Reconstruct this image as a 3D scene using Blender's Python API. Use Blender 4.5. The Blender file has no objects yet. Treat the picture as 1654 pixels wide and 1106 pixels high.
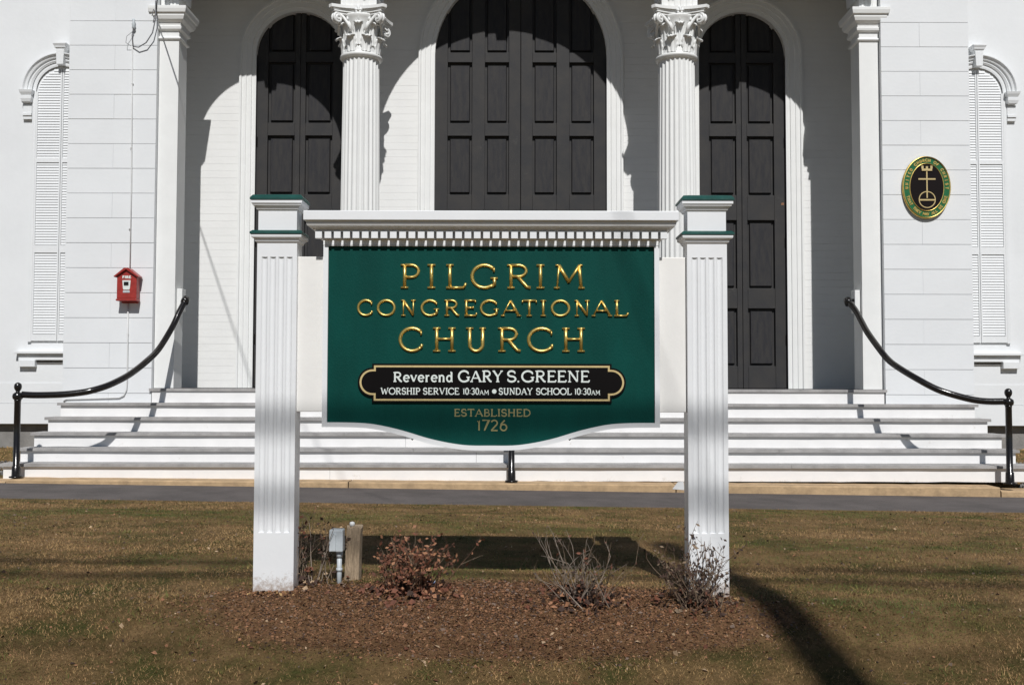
import bpy, math, random
import numpy as np
from mathutils import Vector, Matrix, noise
random.seed(7); rng = np.random.default_rng(7)
PI = math.pi; R = math.radians
sc = bpy.context.scene; col = sc.collection
EYE = 1.35            # eye height above the world origin; the scene is drawn with z measured from the eye

# ---------------------------------------------------------------- camera, sky, sun, exposure
cam_data = bpy.data.cameras.new('camera'); cam = bpy.data.objects.new('camera', cam_data); col.objects.link(cam)
cam.location = (0, 0, EYE)
cam_data.sensor_width = 36; cam_data.lens = 1600/1654*36
cam_data.clip_start = .05; cam_data.clip_end = 2000
pitch = math.atan(68/1600)
cam.rotation_euler = (Matrix.Rotation(PI/2+pitch, 3, 'X') @ Matrix.Rotation(.002, 3, 'Z')).to_euler()
sc.camera = cam
SUN = Vector((-.137, 1, -1.0125)).normalized()      # the way the light travels
w = bpy.data.worlds.new('World'); sc.world = w; w.use_nodes = True
nt = w.node_tree; bg = nt.nodes['Background']
sky = nt.nodes.new('ShaderNodeTexSky'); sky.sky_type = 'NISHITA'; sky.sun_disc = False
sky.sun_elevation = math.asin(-SUN.z); sky.sun_rotation = math.atan2(-SUN.x, -SUN.y) % (2*PI)
sky.air_density = 1.0; sky.dust_density = 0; sky.ozone_density = 2.0
nt.links.new(sky.outputs[0], bg.inputs[0]); bg.inputs[1].default_value = .05
sl = bpy.data.lights.new('sun', 'SUN'); sl.energy = 5.0; sl.angle = R(.53); sl.color = (1, .985, .965)
sun = bpy.data.objects.new('sun', sl); col.objects.link(sun); sun.location = (3, -20, 25)
sun.rotation_euler = SUN.to_track_quat('-Z', 'Y').to_euler()
sc.view_settings.view_transform = 'Standard'; sc.view_settings.look = 'None'
sc.view_settings.gamma = 1; sc.view_settings.exposure = -.38
sc.render.engine = 'CYCLES'

# ---------------------------------------------------------------- materials
def mat(name, color, rough=.6, metal=0, spec=.5, var=0, vscale=8, bump=0, bscale=60, vcol=None, stretch=None, dirt=None, coat=0):
    m = bpy.data.materials.new(name); m.use_nodes = True; t = m.node_tree; b = t.nodes['Principled BSDF']
    b.inputs['Base Color'].default_value = (*color, 1); b.inputs['Roughness'].default_value = rough
    b.inputs['Metallic'].default_value = metal; b.inputs['Specular IOR Level'].default_value = spec
    if coat: b.inputs['Coat Weight'].default_value = coat; b.inputs['Coat Roughness'].default_value = .06
    if var or bump or dirt:
        tc = t.nodes.new('ShaderNodeNewGeometry'); src = tc.outputs['Position']
        if stretch:
            mp = t.nodes.new('ShaderNodeMapping'); mp.inputs['Scale'].default_value = stretch
            t.links.new(src, mp.inputs[0]); src = mp.outputs[0]
    if var:
        n = t.nodes.new('ShaderNodeTexNoise'); n.inputs['Scale'].default_value = vscale; n.inputs['Detail'].default_value = 6; n.inputs['Roughness'].default_value = .65
        t.links.new(src, n.inputs['Vector'])
        r = t.nodes.new('ShaderNodeValToRGB'); c2 = vcol or tuple(c*(1-var) for c in color)
        r.color_ramp.elements[0].position = .35; r.color_ramp.elements[0].color = (*c2, 1)
        r.color_ramp.elements[1].position = .62; r.color_ramp.elements[1].color = (*color, 1)
        t.links.new(n.outputs['Fac'], r.inputs[0]); out = r.outputs[0]
        if dirt:
            n2 = t.nodes.new('ShaderNodeTexNoise'); n2.inputs['Scale'].default_value = dirt[1]; n2.inputs['Detail'].default_value = 8; n2.inputs['Roughness'].default_value = .75
            t.links.new(tc.outputs['Position'], n2.inputs['Vector'])
            r2 = t.nodes.new('ShaderNodeValToRGB'); r2.color_ramp.elements[0].position = dirt[2]; r2.color_ramp.elements[0].color = (0, 0, 0, 1)
            r2.color_ramp.elements[1].position = dirt[2]+.12; r2.color_ramp.elements[1].color = (dirt[3],)*3+(1,)
            t.links.new(n2.outputs['Fac'], r2.inputs[0])
            mx = t.nodes.new('ShaderNodeMixRGB'); mx.inputs[2].default_value = (*dirt[0], 1)
            t.links.new(r2.outputs[0], mx.inputs[0]); t.links.new(out, mx.inputs[1]); out = mx.outputs[0]
        t.links.new(out, b.inputs['Base Color'])
    if bump:
        n = t.nodes.new('ShaderNodeTexNoise'); n.inputs['Scale'].default_value = bscale; n.inputs['Detail'].default_value = 5
        t.links.new(src, n.inputs['Vector'])
        bp = t.nodes.new('ShaderNodeBump'); bp.inputs['Strength'].default_value = bump; bp.inputs['Distance'].default_value = .01
        t.links.new(n.outputs['Fac'], bp.inputs['Height']); t.links.new(bp.outputs[0], b.inputs['Normal'])
    return m
M = {
 'white':  mat('white_clapboard_paint', (.77,.785,.795), .55, var=.045, vscale=1.6, bump=.12, bscale=25, dirt=((.52,.5,.45), 1.3, .66, .25)),
 'porch':  mat('white_porch_paint', (.80,.80,.785), .5, var=.04, vscale=2.5, bump=.1, bscale=30, dirt=((.6,.57,.5), 2.2, .66, .2)),
 'trim':   mat('white_trim_paint', (.81,.815,.80), .45, var=.04, vscale=4, bump=.08, bscale=40),
 'signw':  mat('white_sign_paint', (.80,.81,.82), .38, var=.035, vscale=5, bump=.05, bscale=50, dirt=((.5,.44,.36), 9, .67, .35)),
 'signside': mat('cream_side_board_paint', (.80,.785,.755), .45, var=.03, vscale=5, bump=.06, bscale=40),
 'riser':  mat('white_step_paint', (.86,.85,.84), .45, var=.06, vscale=3, bump=.1, bscale=30, dirt=((.42,.36,.28), 5, .62, .5)),
 'tread':  mat('grey_tread_paint', (.40,.385,.375), .55, var=.3, vscale=6, bump=.3, bscale=60, dirt=((.5,.49,.47), 7, .6, .6)),
 'porchfloor': mat('low_bounce_floor_grey', (.13,.13,.135), .6, var=.3, vscale=5),  # kept darker than the treads to cut bounced light and deepen porch shade
 'door':   mat('weathered_black_door_paint', (.047,.0445,.043), .6, spec=.2, var=.35, vscale=3.5, vcol=(.036,.036,.038), bump=.12, bscale=30, dirt=((.10,.095,.085), 5, .62, .5)),
 'doorpanel': mat('worn_black_panel_paint', (.040,.038,.0375), .6, spec=.2, var=.5, vscale=7, vcol=(.026,.026,.030), bump=.2, bscale=40, stretch=(3,3,.6), dirt=((.20,.19,.175), 40, .70, .8)),
 'dark':   mat('unlit_interior_black', (.012,.011,.010), .8, var=.3),  # near-black colour stands in for the unlit interior behind the doors
 'green':  mat('sign_green_paint', (.0012,.058,.047), .6, spec=.12, var=.2, vscale=7, bump=.2, bscale=260, stretch=(1,1,.35), dirt=((.003,.072,.058), 14, .6, .5)),
 'capgreen': mat('post_cap_green_paint', (.008,.075,.062), .4, var=.3, vscale=12, bump=.1),
 'gold':   mat('gold_leaf', (.86,.62,.19), .36, metal=.82, var=.3, vscale=45, bump=.08, bscale=50),
 'goldpaint': mat('matte_gold_paint', (.60,.47,.22), .5, var=.15, vscale=60),
 'estgold': mat('dull_gold_paint', (.34,.30,.13), .5, var=.15, vscale=60),
 'black':  mat('name_plate_black', (.004,.003,.003), .6, spec=.1, var=.2),
 'letterwhite': mat('white_sign_lettering', (.74,.80,.76), .5, var=.1, vscale=90),
 'iron':   mat('black_gloss_iron', (.012,.010,.009), .2, spec=.6, var=.2, vscale=14, bump=.12, bscale=30),
 'red':    mat('red_enamel', (.36,.035,.028), .38, var=.25, vscale=22, bump=.1),
 'redside': mat('faded_red_enamel', (.42,.05,.045), .5, var=.3, vscale=22),
 'grey':   mat('grey_box_paint', (.52,.56,.58), .45, var=.12, vscale=30),
 'conduit': mat('painted_conduit', (.68,.68,.67), .5, var=.1, vscale=12),
 'wire':   mat('grey_wire', (.16,.16,.17), .6, var=.1),
 'plaqueg': mat('plaque_green_enamel', (.015,.14,.05), .35, var=.2, vscale=30),
 'plaqueb': mat('plaque_black_enamel', (.006,.003,.003), .6, spec=.15, var=.2),
 'stone':  mat('tan_kerb_stone', (.52,.36,.205), .9, var=.3, vscale=7, bump=.6, bscale=40, dirt=((.20,.14,.09), 9, .58, .6)),
 'foundation': mat('grey_foundation', (.25,.24,.225), .85, var=.25, vscale=6, bump=.5, bscale=40),
 'asphalt': mat('asphalt', (.125,.108,.102), .9, var=.35, vscale=2, bump=1, bscale=120, dirt=((.21,.18,.15), 70, .60, .7)),
 'stump':  mat('weathered_grey_wood', (.44,.33,.22), .9, var=.45, vscale=18, bump=.9, bscale=30, stretch=(6,6,.8)),
 'pole':   mat('utility_pole_wood', (.12,.09,.065), .9, var=.3, vscale=12, bump=.5, stretch=(4,4,.5)),
 'cable':  mat('black_cable', (.02,.02,.02), .6, var=.1),
 'twig':   mat('grey_brown_twig', (.22,.155,.10), .9, var=.4, vscale=40),
 'twigred': mat('red_brown_twig', (.15,.075,.045), .85, var=.4, vscale=40),
 'twigpale': mat('pale_grey_twig', (.30,.24,.19), .9, var=.35, vscale=40),
 'leafred': mat('red_brown_leaf', (.17,.058,.028), .75, var=.5, vscale=50),
 'leaforange': mat('orange_brown_leaf', (.36,.17,.085), .75, var=.35, vscale=50),
 'leafpale': mat('bleached_leaf', (.52,.36,.22), .8, var=.35, vscale=50),
 'leafdark': mat('dark_dead_leaf', (.055,.028,.018), .85, var=.4, vscale=50),
 'g1': mat('straw_blade', (.50,.315,.135), .85, var=.35, vscale=3),
 'g2': mat('dull_brown_blade', (.33,.185,.082), .85, var=.35, vscale=3),
 'g3': mat('olive_blade', (.215,.17,.045), .8, var=.35, vscale=3),
 'g4': mat('green_blade', (.095,.135,.022), .75, var=.3, vscale=3),
 'm1': mat('mulch_brown', (.22,.105,.050), .9, var=.4, vscale=30),
 'm2': mat('mulch_red_brown', (.33,.165,.082), .9, var=.4, vscale=30),
 'm3': mat('mulch_grey', (.23,.16,.12), .9, var=.4, vscale=30),
 'gravel': mat('grey_gravel', (.27,.26,.25), .9, var=.5, vscale=25),
 'blue':   mat('blue_wrapper', (.05,.16,.5), .4, var=.2, vscale=80, vcol=(.6,.65,.7)),
}
def splash(m,top,soft,colr,scale=40):
    t=m.node_tree; b=t.nodes['Principled BSDF']; src=b.inputs['Base Color'].links[0].from_socket
    g=t.nodes.new('ShaderNodeNewGeometry'); sp=t.nodes.new('ShaderNodeSeparateXYZ'); t.links.new(g.outputs['Position'],sp.inputs[0])
    mr=t.nodes.new('ShaderNodeMapRange'); mr.inputs['From Min'].default_value=top; mr.inputs['From Max'].default_value=top-soft; mr.inputs['To Min'].default_value=0; mr.inputs['To Max'].default_value=.42
    t.links.new(sp.outputs['Z'],mr.inputs['Value'])
    n=t.nodes.new('ShaderNodeTexNoise'); n.inputs['Scale'].default_value=scale; n.inputs['Detail'].default_value=9; n.inputs['Roughness'].default_value=.8; t.links.new(g.outputs['Position'],n.inputs['Vector'])
    a=t.nodes.new('ShaderNodeMath'); a.operation='ADD'; t.links.new(n.outputs['Fac'],a.inputs[0]); t.links.new(mr.outputs[0],a.inputs[1])
    r=t.nodes.new('ShaderNodeValToRGB'); r.color_ramp.elements[0].position=.68; r.color_ramp.elements[0].color=(0,0,0,1); r.color_ramp.elements[1].position=.88; r.color_ramp.elements[1].color=(.75,.75,.75,1)
    t.links.new(a.outputs[0],r.inputs[0]); mx=t.nodes.new('ShaderNodeMixRGB'); mx.inputs[2].default_value=(*colr,1)
    t.links.new(r.outputs[0],mx.inputs[0]); t.links.new(src,mx.inputs[1]); t.links.new(mx.outputs[0],b.inputs['Base Color'])
splash(M['signw'],EYE-.86,.16,(.30,.20,.13)); splash(M['riser'],EYE-1.0,.10,(.55,.48,.38),25)


# ---------------------------------------------------------------- mesh helpers
W = {}                                   # object -> its origin in world space (z from the eye)
class MB:
    def __init__(s): s.v = []; s.f = []; s.mi = []; s.sm = []
    def add(s, vs, fs, mi=0, smooth=False):
        o = len(s.v); s.v += [tuple(p) for p in vs]; s.f += [tuple(i+o for i in f) for f in fs]
        s.mi += [mi]*len(fs); s.sm += [smooth]*len(fs); return s
    def box(s, x0, x1, y0, y1, z0, z1, mi=0):
        x0,x1=sorted((x0,x1)); y0,y1=sorted((y0,y1)); z0,z1=sorted((z0,z1))
        return s.add([(x,y,z) for z in (z0,z1) for y in (y0,y1) for x in (x0,x1)],
              [(0,2,3,1),(4,5,7,6),(0,1,5,4),(2,6,7,3),(0,4,6,2),(1,3,7,5)], mi)
    def ybar(s, outline, y0, y1, mi=0):   # prism: outline in x,z (counter-clockwise seen from -y), from y0 (front) to y1
        n = len(outline); vs = [(x,y0,z) for x,z in outline]+[(x,y1,z) for x,z in outline]
        return s.add(vs, [tuple(range(n)), tuple(range(2*n-1,n-1,-1))]+[(i,i+n,(i+1)%n+n,(i+1)%n) for i in range(n)], mi)
    def tube(s, pts, r, n=8, mi=0, smooth=True, caps=True):
        pts=[Vector(p) for p in pts]; rs = r if isinstance(r,(list,tuple)) else [r]*len(pts)
        vs=[]; up=Vector((0,0,1)); prev=None
        for i,p in enumerate(pts):
            d=(pts[min(i+1,len(pts)-1)]-pts[max(i-1,0)]).normalized()
            if prev is None:
                a=d.cross(up); a = a.normalized() if a.length>.05 else Vector((1,0,0)); 
            else:
                a=(prev-d*prev.dot(d)).normalized()
            prev=a; b=d.cross(a)
            for k in range(n):
                t=2*PI*k/n; vs.append(p+(a*math.cos(t)+b*math.sin(t))*rs[i])
        fs=[(i*n+k,i*n+(k+1)%n,(i+1)*n+(k+1)%n,(i+1)*n+k) for i in range(len(pts)-1) for k in range(n)]
        if caps: fs+=[tuple(range(n-1,-1,-1)), tuple(range((len(pts)-1)*n,len(pts)*n))]
        return s.add(vs,fs,mi,smooth)
    def lathe(s, c, prof, n=32, mi=0, smooth=True, flute=None):   # prof: (r,z)
        vs=[];
        for r,z in prof:
            for k in range(n):
                t=2*PI*k/n; vs.append((c[0]+r*math.cos(t), c[1]+r*math.sin(t), c[2]+z))
        m=len(prof)
        fs=[(i*n+k,i*n+(k+1)%n,(i+1)*n+(k+1)%n,(i+1)*n+k) for i in range(m-1) for k in range(n)]
        fs+=[tuple(range(n-1,-1,-1)), tuple(range((m-1)*n,m*n))]
        return s.add(vs,fs,mi,smooth)
    def build(s, name, mats, parent=None, bevel=0, origin=None):
        mats = mats if isinstance(mats,(list,tuple)) else [mats]
        a=np.array(s.v); lo=a.min(0); hi=a.max(0)
        o = origin or ((lo[0]+hi[0])/2,(lo[1]+hi[1])/2,lo[2])
        me=bpy.data.meshes.new(name); me.from_pydata([(x-o[0],y-o[1],z-o[2]) for x,y,z in s.v],[],s.f)
        for m in mats: me.materials.append(M[m] if isinstance(m,str) else m)
        me.polygons.foreach_set('material_index', s.mi); me.polygons.foreach_set('use_smooth', s.sm); me.update()
        ob=bpy.data.objects.new(name,me); col.objects.link(ob); place(ob,o,parent)
        if bevel:
            b=ob.modifiers.new('soft_edges','BEVEL'); b.width=bevel; b.segments=2; b.limit_method='ANGLE'; b.angle_limit=R(40)
        return ob
def place(ob,o,parent=None):
    o=Vector(o); W[ob.name]=o
    if parent: ob.parent=parent; ob.location=o-W[parent.name]
    else: ob.location=o
def dup(src, delta, parent, name=None):
    c=src.copy(); col.objects.link(c); place(c, W[src.name]+Vector(delta), parent); return c
def tag(o,label=None,cat=None,group=None,kind=None):
    if label: o['label']=label
    if cat: o['category']=cat
    if group: o['group']=group
    if kind: o['kind']=kind
    return o
def empty(name,o,label,cat,group=None):
    e=bpy.data.objects.new(name,None); e.empty_display_size=.2; col.objects.link(e); place(e,o); return tag(e,label,cat,group)
def box(name,x0,x1,y0,y1,z0,z1,m,parent=None,bevel=0): return MB().box(x0,x1,y0,y1,z0,z1).build(name,m,parent,bevel)

# ---------------------------------------------------------------- ground
def lerp(x,xs,ys): return np.interp(x,xs,ys)
def gz(x,y):
    x=np.asarray(x,float); y=np.asarray(y,float)
    base=lerp(y,[-300,-12,-6,0,2.6,3.4,4.1,4.75,5.3,6.4,7.4,9.3,10.7,11.6,13.2,40,900],[-2.2,-2.1,-2.0,-1.72,-1.5,-1.37,-1.20,-1.06,-1.03,-1.035,-1.05,-1.128,-1.128,-.98,-.86,-.86,-.9])
    base=base-.012*np.clip(x,-12,12)*(y<11.2)
    e=((x+.08)/1.7)**2+((y-4.72)/.62)**2
    base=base+.065*np.exp(-e*1.1)
    base=base+.010*np.sin(x*1.7+y*1.1)*np.sin(y*1.9-x*.6)*((y<9)&(y>2))
    return base
def mulch_f(x,y):
    return 1-np.sqrt(((x+.08)/1.42)**2+((y-4.63)/.43)**2)
xs=np.concatenate([[-600,-250,-100,-50,-25,-14],np.arange(-9,9.01,.09),[14,25,50,100,250,600]])
ys=np.concatenate([[-600,-250,-100,-50,-25,-14,-8,-4,-2,-.5,1],np.arange(2,7,.06),np.arange(7,15,.16),[20,35,70,150,400,900]])
X,Y=np.meshgrid(xs,ys); Z=gz(X,Y)
nx,ny=len(xs),len(ys)
me=bpy.data.meshes.new('ground')
vs=np.stack([X.ravel(),Y.ravel(),Z.ravel()],1)
fs=[(j*nx+i,j*nx+i+1,(j+1)*nx+i+1,(j+1)*nx+i) for j in range(ny-1) for i in range(nx-1)]
me.from_pydata(vs.tolist(),[],fs)
at=me.attributes.new('mulch','FLOAT','POINT'); at.data.foreach_set('value',mulch_f(X.ravel(),Y.ravel()))
for p in me.polygons: p.use_smooth=True
gm=bpy.data.materials.new('dormant_lawn_soil'); gm.use_nodes=True; t=gm.node_tree; b=t.nodes['Principled BSDF']; b.inputs['Roughness'].default_value=.95; b.inputs['Specular IOR Level'].default_value=.1
geo=t.nodes.new('ShaderNodeNewGeometry')
def nz(scale,detail=8,rough=.7,src=None):
    n=t.nodes.new('ShaderNodeTexNoise'); n.inputs['Scale'].default_value=scale; n.inputs['Detail'].default_value=detail; n.inputs['Roughness'].default_value=rough
    t.links.new(src or geo.outputs['Position'],n.inputs['Vector']); return n.outputs['Fac']
def ramp(f,*st):
    r=t.nodes.new('ShaderNodeValToRGB'); r.color_ramp.elements[0].position=st[0][0]; r.color_ramp.elements[0].color=(*st[0][1],1)
    r.color_ramp.elements[1].position=st[-1][0]; r.color_ramp.elements[1].color=(*st[-1][1],1)
    for p,c in st[1:-1]: e=r.color_ramp.elements.new(p); e.color=(*c,1)
    t.links.new(f,r.inputs[0]); return r.outputs[0]
lawn=ramp(nz(2.2),(.36,(.085,.085,.024)),(.5,(.20,.13,.056)),(.62,(.30,.19,.088)))
fine=ramp(nz(55,4,.8),(.3,(.45,.45,.45)),(.65,(1,1,1)))
mx=t.nodes.new('ShaderNodeMixRGB'); mx.blend_type='MULTIPLY'; mx.inputs[0].default_value=.8; t.links.new(lawn,mx.inputs[1]); t.links.new(fine,mx.inputs[2])
mul=ramp(nz(28,6,.8),(.3,(.085,.045,.022)),(.5,(.19,.105,.052)),(.7,(.31,.18,.09)))
aa=t.nodes.new('ShaderNodeAttribute'); aa.attribute_name='mulch'
ad=t.nodes.new('ShaderNodeMath'); ad.operation='MULTIPLY_ADD'; ad.inputs[1].default_value=.55; t.links.new(nz(5,6,.7),ad.inputs[0])
t.links.new(aa.outputs['Fac'],ad.inputs[2])
mask=ramp(ad.outputs[0],(.24,(0,0,0)),(.36,(1,1,1)))
m2=t.nodes.new('ShaderNodeMixRGB'); t.links.new(mask,m2.inputs[0]); t.links.new(mx.outputs[0],m2.inputs[1]); t.links.new(mul,m2.inputs[2])
t.links.new(m2.outputs[0],b.inputs['Base Color'])
bp=t.nodes.new('ShaderNodeBump'); bp.inputs['Strength'].default_value=1; bp.inputs['Distance'].default_value=.02; t.links.new(nz(45,6,.8),bp.inputs['Height']); t.links.new(bp.outputs[0],b.inputs['Normal'])
me.materials.append(gm); go=bpy.data.objects.new('ground',me); col.objects.link(go); W['ground']=Vector((0,0,0)); tag(go,'brown dormant lawn rising to a mulched bed',kind='structure')

# asphalt path in front of the steps
mb=MB(); px=np.arange(-14,14.01,.25); rows=[9.27,9.5,9.9,10.3,10.56]; vs=[]
for j,y in enumerate(rows):
    for x in px:
        yy=y+(.035*noise.noise(Vector((x*1.3,0,5)))+.02*noise.noise(Vector((x*6,0,2))) if j==0 else 0)
        vs.append((x,yy,float(gz(x,9.6))+.012+(.0 if j else -.012)))
n=len(px); mb.add(vs,[(j*n+i,j*n+i+1,(j+1)*n+i+1,(j+1)*n+i) for j in range(len(rows)-1) for i in range(n-1)],0,True)
tag(mb.build('asphalt_path','asphalt'),'dark asphalt path between the lawn and the steps',kind='structure')
# kerb of long tan stones: the setting's kerb with its stones
kerb=bpy.data.objects.new('kerb',None); col.objects.link(kerb); place(kerb,(0,10.6,-1.1)); tag(kerb,'tan stone kerb along the foot of the steps',kind='structure')
jo=[-9.5,-5.36,-1.73,1.74,5.18,9.5]
for i in range(5):
    a,bb=jo[i]+.006,jo[i+1]-.006; ns=24; mb=MB(); vs=[]
    low = .035 if i==4 else (.02 if i==0 else 0)
    for k in range(ns+1):
        x=a+(bb-a)*k/ns; zt=-1.012-.0062*(x+5.4)-low; q=.006*noise.noise(Vector((x*5,1,i)))
        q2=.008*noise.noise(Vector((x*4,7,i)))
        vs+=[(x,10.545+q2,-1.26),(x,10.545+q2,zt-.012+q),(x,10.56+q2,zt+q),(x,10.86,zt+q),(x,10.86,-1.26)]
    fs=[(k*5+j,(k+1)*5+j,(k+1)*5+j+1,k*5+j+1) for k in range(ns) for j in range(4)]+[(0,1,2,3,4),tuple(ns*5+j for j in (4,3,2,1,0))]
    mb.add(vs,fs); mb.build('stone','stone',kerb)
MB().add([(1.70,10.542,-1.10),(1.83,10.542,-1.11),(1.82,10.542,-1.02),(1.76,10.542,-1.025),(1.70,10.55,-1.10),(1.83,10.55,-1.11),(1.82,10.55,-1.02),(1.76,10.55,-1.025)],[(0,1,2,3),(4,7,6,5),(0,3,7,4),(1,5,6,2),(2,6,7,3),(0,4,5,1)]).build('mortar_patch','conduit',kerb)

# ---------------------------------------------------------------- church
CX=.08; DX=.115
church=empty('church',(CX,13.5,-1.0),'white wooden church front with arched porch, columns and tall dark doors','church')
Y0=12.10      # arcade face
# rusticated wall piers with proud boards
ZJ=[-.115+.3075*j for j in range(-3,26)]
def pier_wall(sx):
    xi,xo=CX+sx*4.488,CX+sx*5.575; x0,x1=min(xi,xo),max(xi,xo)
    box('wall',x0+.004,x1-.004,12.135,12.55,-1.06,7.6,'white',church)
    for j,z in enumerate(ZJ[:-1]):
        z1=ZJ[j+1]; zz=max(z,-1.05)
        cuts=[x0]+([x0+(x1-x0)*(.44 if sx>0 else .52)] if (j%2==(1 if sx>0 else 0)) else [])+[x1]
        for a,bb in zip(cuts[:-1],cuts[1:]):
            d=random.uniform(-.0015,.0015)
            MB().box(a+(.0005 if a>x0 else 0),bb-(.0005 if bb<x1 else 0),12.12+d,12.14,zz+.0027,z1-.0027).build('board','white',church,bevel=.002)
for sx in (-1,1): pier_wall(sx)
# flat pilasters with moulded capitals at the edges of the porch
def ring_moulding(mb,x0,x1,y0,y1,prof):   # prof: (overhang,z) stacked on a box footprint
    vs=[]
    for o,z in prof: vs+=[(x0-o,y0-o,z),(x1+o,y0-o,z),(x1+o,y1+o,z),(x0-o,y1+o,z)]
    m=len(prof); fs=[(i*4+k,i*4+(k+1)%4,(i+1)*4+(k+1)%4,(i+1)*4+k) for i in range(m-1) for k in range(4)]
    fs+=[(3,2,1,0),tuple(range((m-1)*4,m*4))]; mb.add(vs,fs)
CAPP=[(0,4.285),(.02,4.29),(.028,4.305),(.02,4.32),(.0,4.33),(0,4.40),(.035,4.415),(.04,4.45),(.02,4.46),(.03,4.50),(.07,4.53),(.085,4.57),(.085,4.60),(.105,4.605),(.115,4.65),(.115,4.685)]
for sx in (-1,1):
    a,bb=sorted((CX+sx*4.245,CX+sx*4.486)); mb=MB()
    mb.box(a,bb,12.2,12.5,-.05,4.29)
    pil=mb.build('pilaster','trim',church)
    mb=MB(); ring_moulding(mb,a,bb,12.2,12.5,CAPP); mb.build('capital','trim',pil,bevel=.004)
    mb=MB(); ring_moulding(mb,a,bb,12.2,12.5,[(.03,-.05),(.03,.06),(.012,.09),(0,.10)])
    mb=MB(); mb.box(a+.01,bb-.012,12.2,12.55,4.685,7.6)
    for k in range(4):
        x=a+.035+k*.045; mb.box(x,x+.028,12.192,12.2,4.72,7.3)
    mb.build('impost_block','trim',pil)
# arcade with three arches
ARC=[(CX-3.234,1.005,4.87),(CX,1.755,4.835),(CX+3.234,1.005,4.87)]
mb=MB(); vx=set([CX-4.245,CX+4.245])
for c,r,z in ARC:
    for k in range(41): vx.add(round(c-r*math.cos(PI*k/40),5))
vx=sorted(vx)
def zlow(x):
    for c,r,z in ARC:
        if abs(x-c)<=r+1e-6: return z+math.sqrt(max(r*r-(x-c)**2,0))
    return 4.84
YB=12.62; vs=[]
for x in vx:
    zl=zlow(x); vs+=[(x,Y0,zl),(x,Y0,7.6),(x,YB,zl),(x,YB,7.6)]
fs=[]
for i in range(len(vx)-1):
    a=i*4; c=a+4; fs+=[(a,c,c+1,a+1),(a+2,a+3,c+3,c+2),(a,a+2,c+2,c)]
mb.add(vs,fs); mb.build('arcade_wall','white',church)
def arch_sweep(mb,c,zc,zb,prof,n=36,mi=0):     # prof: (r,y); legs down to zb
    path=[]
    if zb<zc: path.append(('L',zb))
    path+=[('A',PI-PI*k/n) for k in range(n+1)]
    if zb<zc: path.append(('R',zb))
    vs=[]
    for kind,t_ in path:
        for r,y in prof:
            if kind=='L': vs.append((c-r,y,t_))
            elif kind=='R': vs.append((c+r,y,t_))
            else: vs.append((c+r*math.cos(t_),y,zc+r*math.sin(t_)))
    m=len(prof); k_=len(path)
    fs=[(i*m+j,(i+1)*m+j,(i+1)*m+j+1,i*m+j+1) for i in range(k_-1) for j in range(m-1)]
    mb.add(vs,fs,mi)
for c,r,z in ARC:
    mb=MB(); arch_sweep(mb,c,z,z,[(r-.0,Y0+.2),(r-.012,Y0+.1),(r-.012,Y0-.03),(r+.10,Y0-.03),(r+.11,Y0-.05),(r+.17,Y0-.05),(r+.18,Y0)]); mb.build('archivolt','trim',church)
    mb=MB(); mb.ybar([(c-.075,z+r-.06),(c+.075,z+r-.06),(c+.12,z+r+.25),(c-.12,z+r+.25)],Y0-.09,Y0+.35); mb.build('keystone','trim',church,bevel=.006)
box('cornice',CX-5.8,CX+5.8,11.85,12.5,7.6,7.95,'trim',church,bevel=.02)
MB().add([(CX-6,11.8,7.95),(CX+6,11.8,7.95),(CX,11.8,10.2),(CX-6,26,7.95),(CX+6,26,7.95),(CX,26,10.2)],[(0,1,2),(3,5,4),(0,2,5,3),(1,4,5,2),(0,3,4,1)]).build('gable_roof','foundation',church)

# porch: floor, side walls, ceiling, back wall with boards split round the openings
box('porch_floor',CX-4.75,CX+4.75,12.17,13.8,-.25,-.0535,'porchfloor',church)
for sx in (-1,1): box('porch_side_wall',CX+sx*4.75,CX+sx*4.9,12.552,13.8,-.25,7.2,'porch',church)
box('porch_ceiling',CX-4.9,CX+4.9,12.62,13.8,7.2,7.3,'porch',church)
YW=13.62
OP=[(DX-3.079,.602,4.59),(DX,1.195,4.58),(DX+3.079,.602,4.59)]
vx=set([CX-4.75,CX+4.75])
for c,r,z in OP:
    for k in range(33): vx.add(round(c-r*math.cos(PI*k/32),5))
    vx.add(c-r-1e-4); vx.add(c+r+1e-4)
vx=sorted(vx); vs=[]
def zl2(x):
    for c,r,z in OP:
        if abs(x-c)<=r+1e-5: return z+math.sqrt(max(r*r-(x-c)**2,0))
    return -.2
for x in vx:
    zl=zl2(x); vs+=[(x,YW+.012,zl),(x,YW+.012,7.2),(x,YW+.14,zl)]
fs=[]
for i in range(len(vx)-1):
    a=i*3; c=a+3; fs+=[(a,c,c+1,a+1),(a,a+2,c+2,c)]
for c,r,z in OP:      # jamb reveals
    for s in (-1,1):
        o=len(vs); x=c+s*r; vs+=[(x,YW+.012,-.2),(x,YW+.14,-.2),(x,YW+.14,z),(x,YW+.012,z)]; fs.append((o,o+1,o+2,o+3))
MB().add(vs,fs).build('porch_back_wall','porch',church)
z=-.05
while z<6.3:
    z1=z+.1; iv=[[CX-4.749,CX+4.749]]
    for c,r,zc in OP:
        zt=z; rr=r+.06
        h=rr if zt<zc else (math.sqrt(rr*rr-(zt-zc)**2) if zt-zc<rr else 0)
        if h:
            new=[]
            for a,bb in iv:
                if c-h>a and c+h<bb: new+=[[a,c-h],[c+h,bb]]
                else: new.append([a,bb])
            iv=new
    for a,bb in iv: MB().box(a,bb,YW+random.uniform(-.0008,.0008),YW+.0125,z+.0007,z1-.0007).build('board','porch',church)
    z=z1
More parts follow.
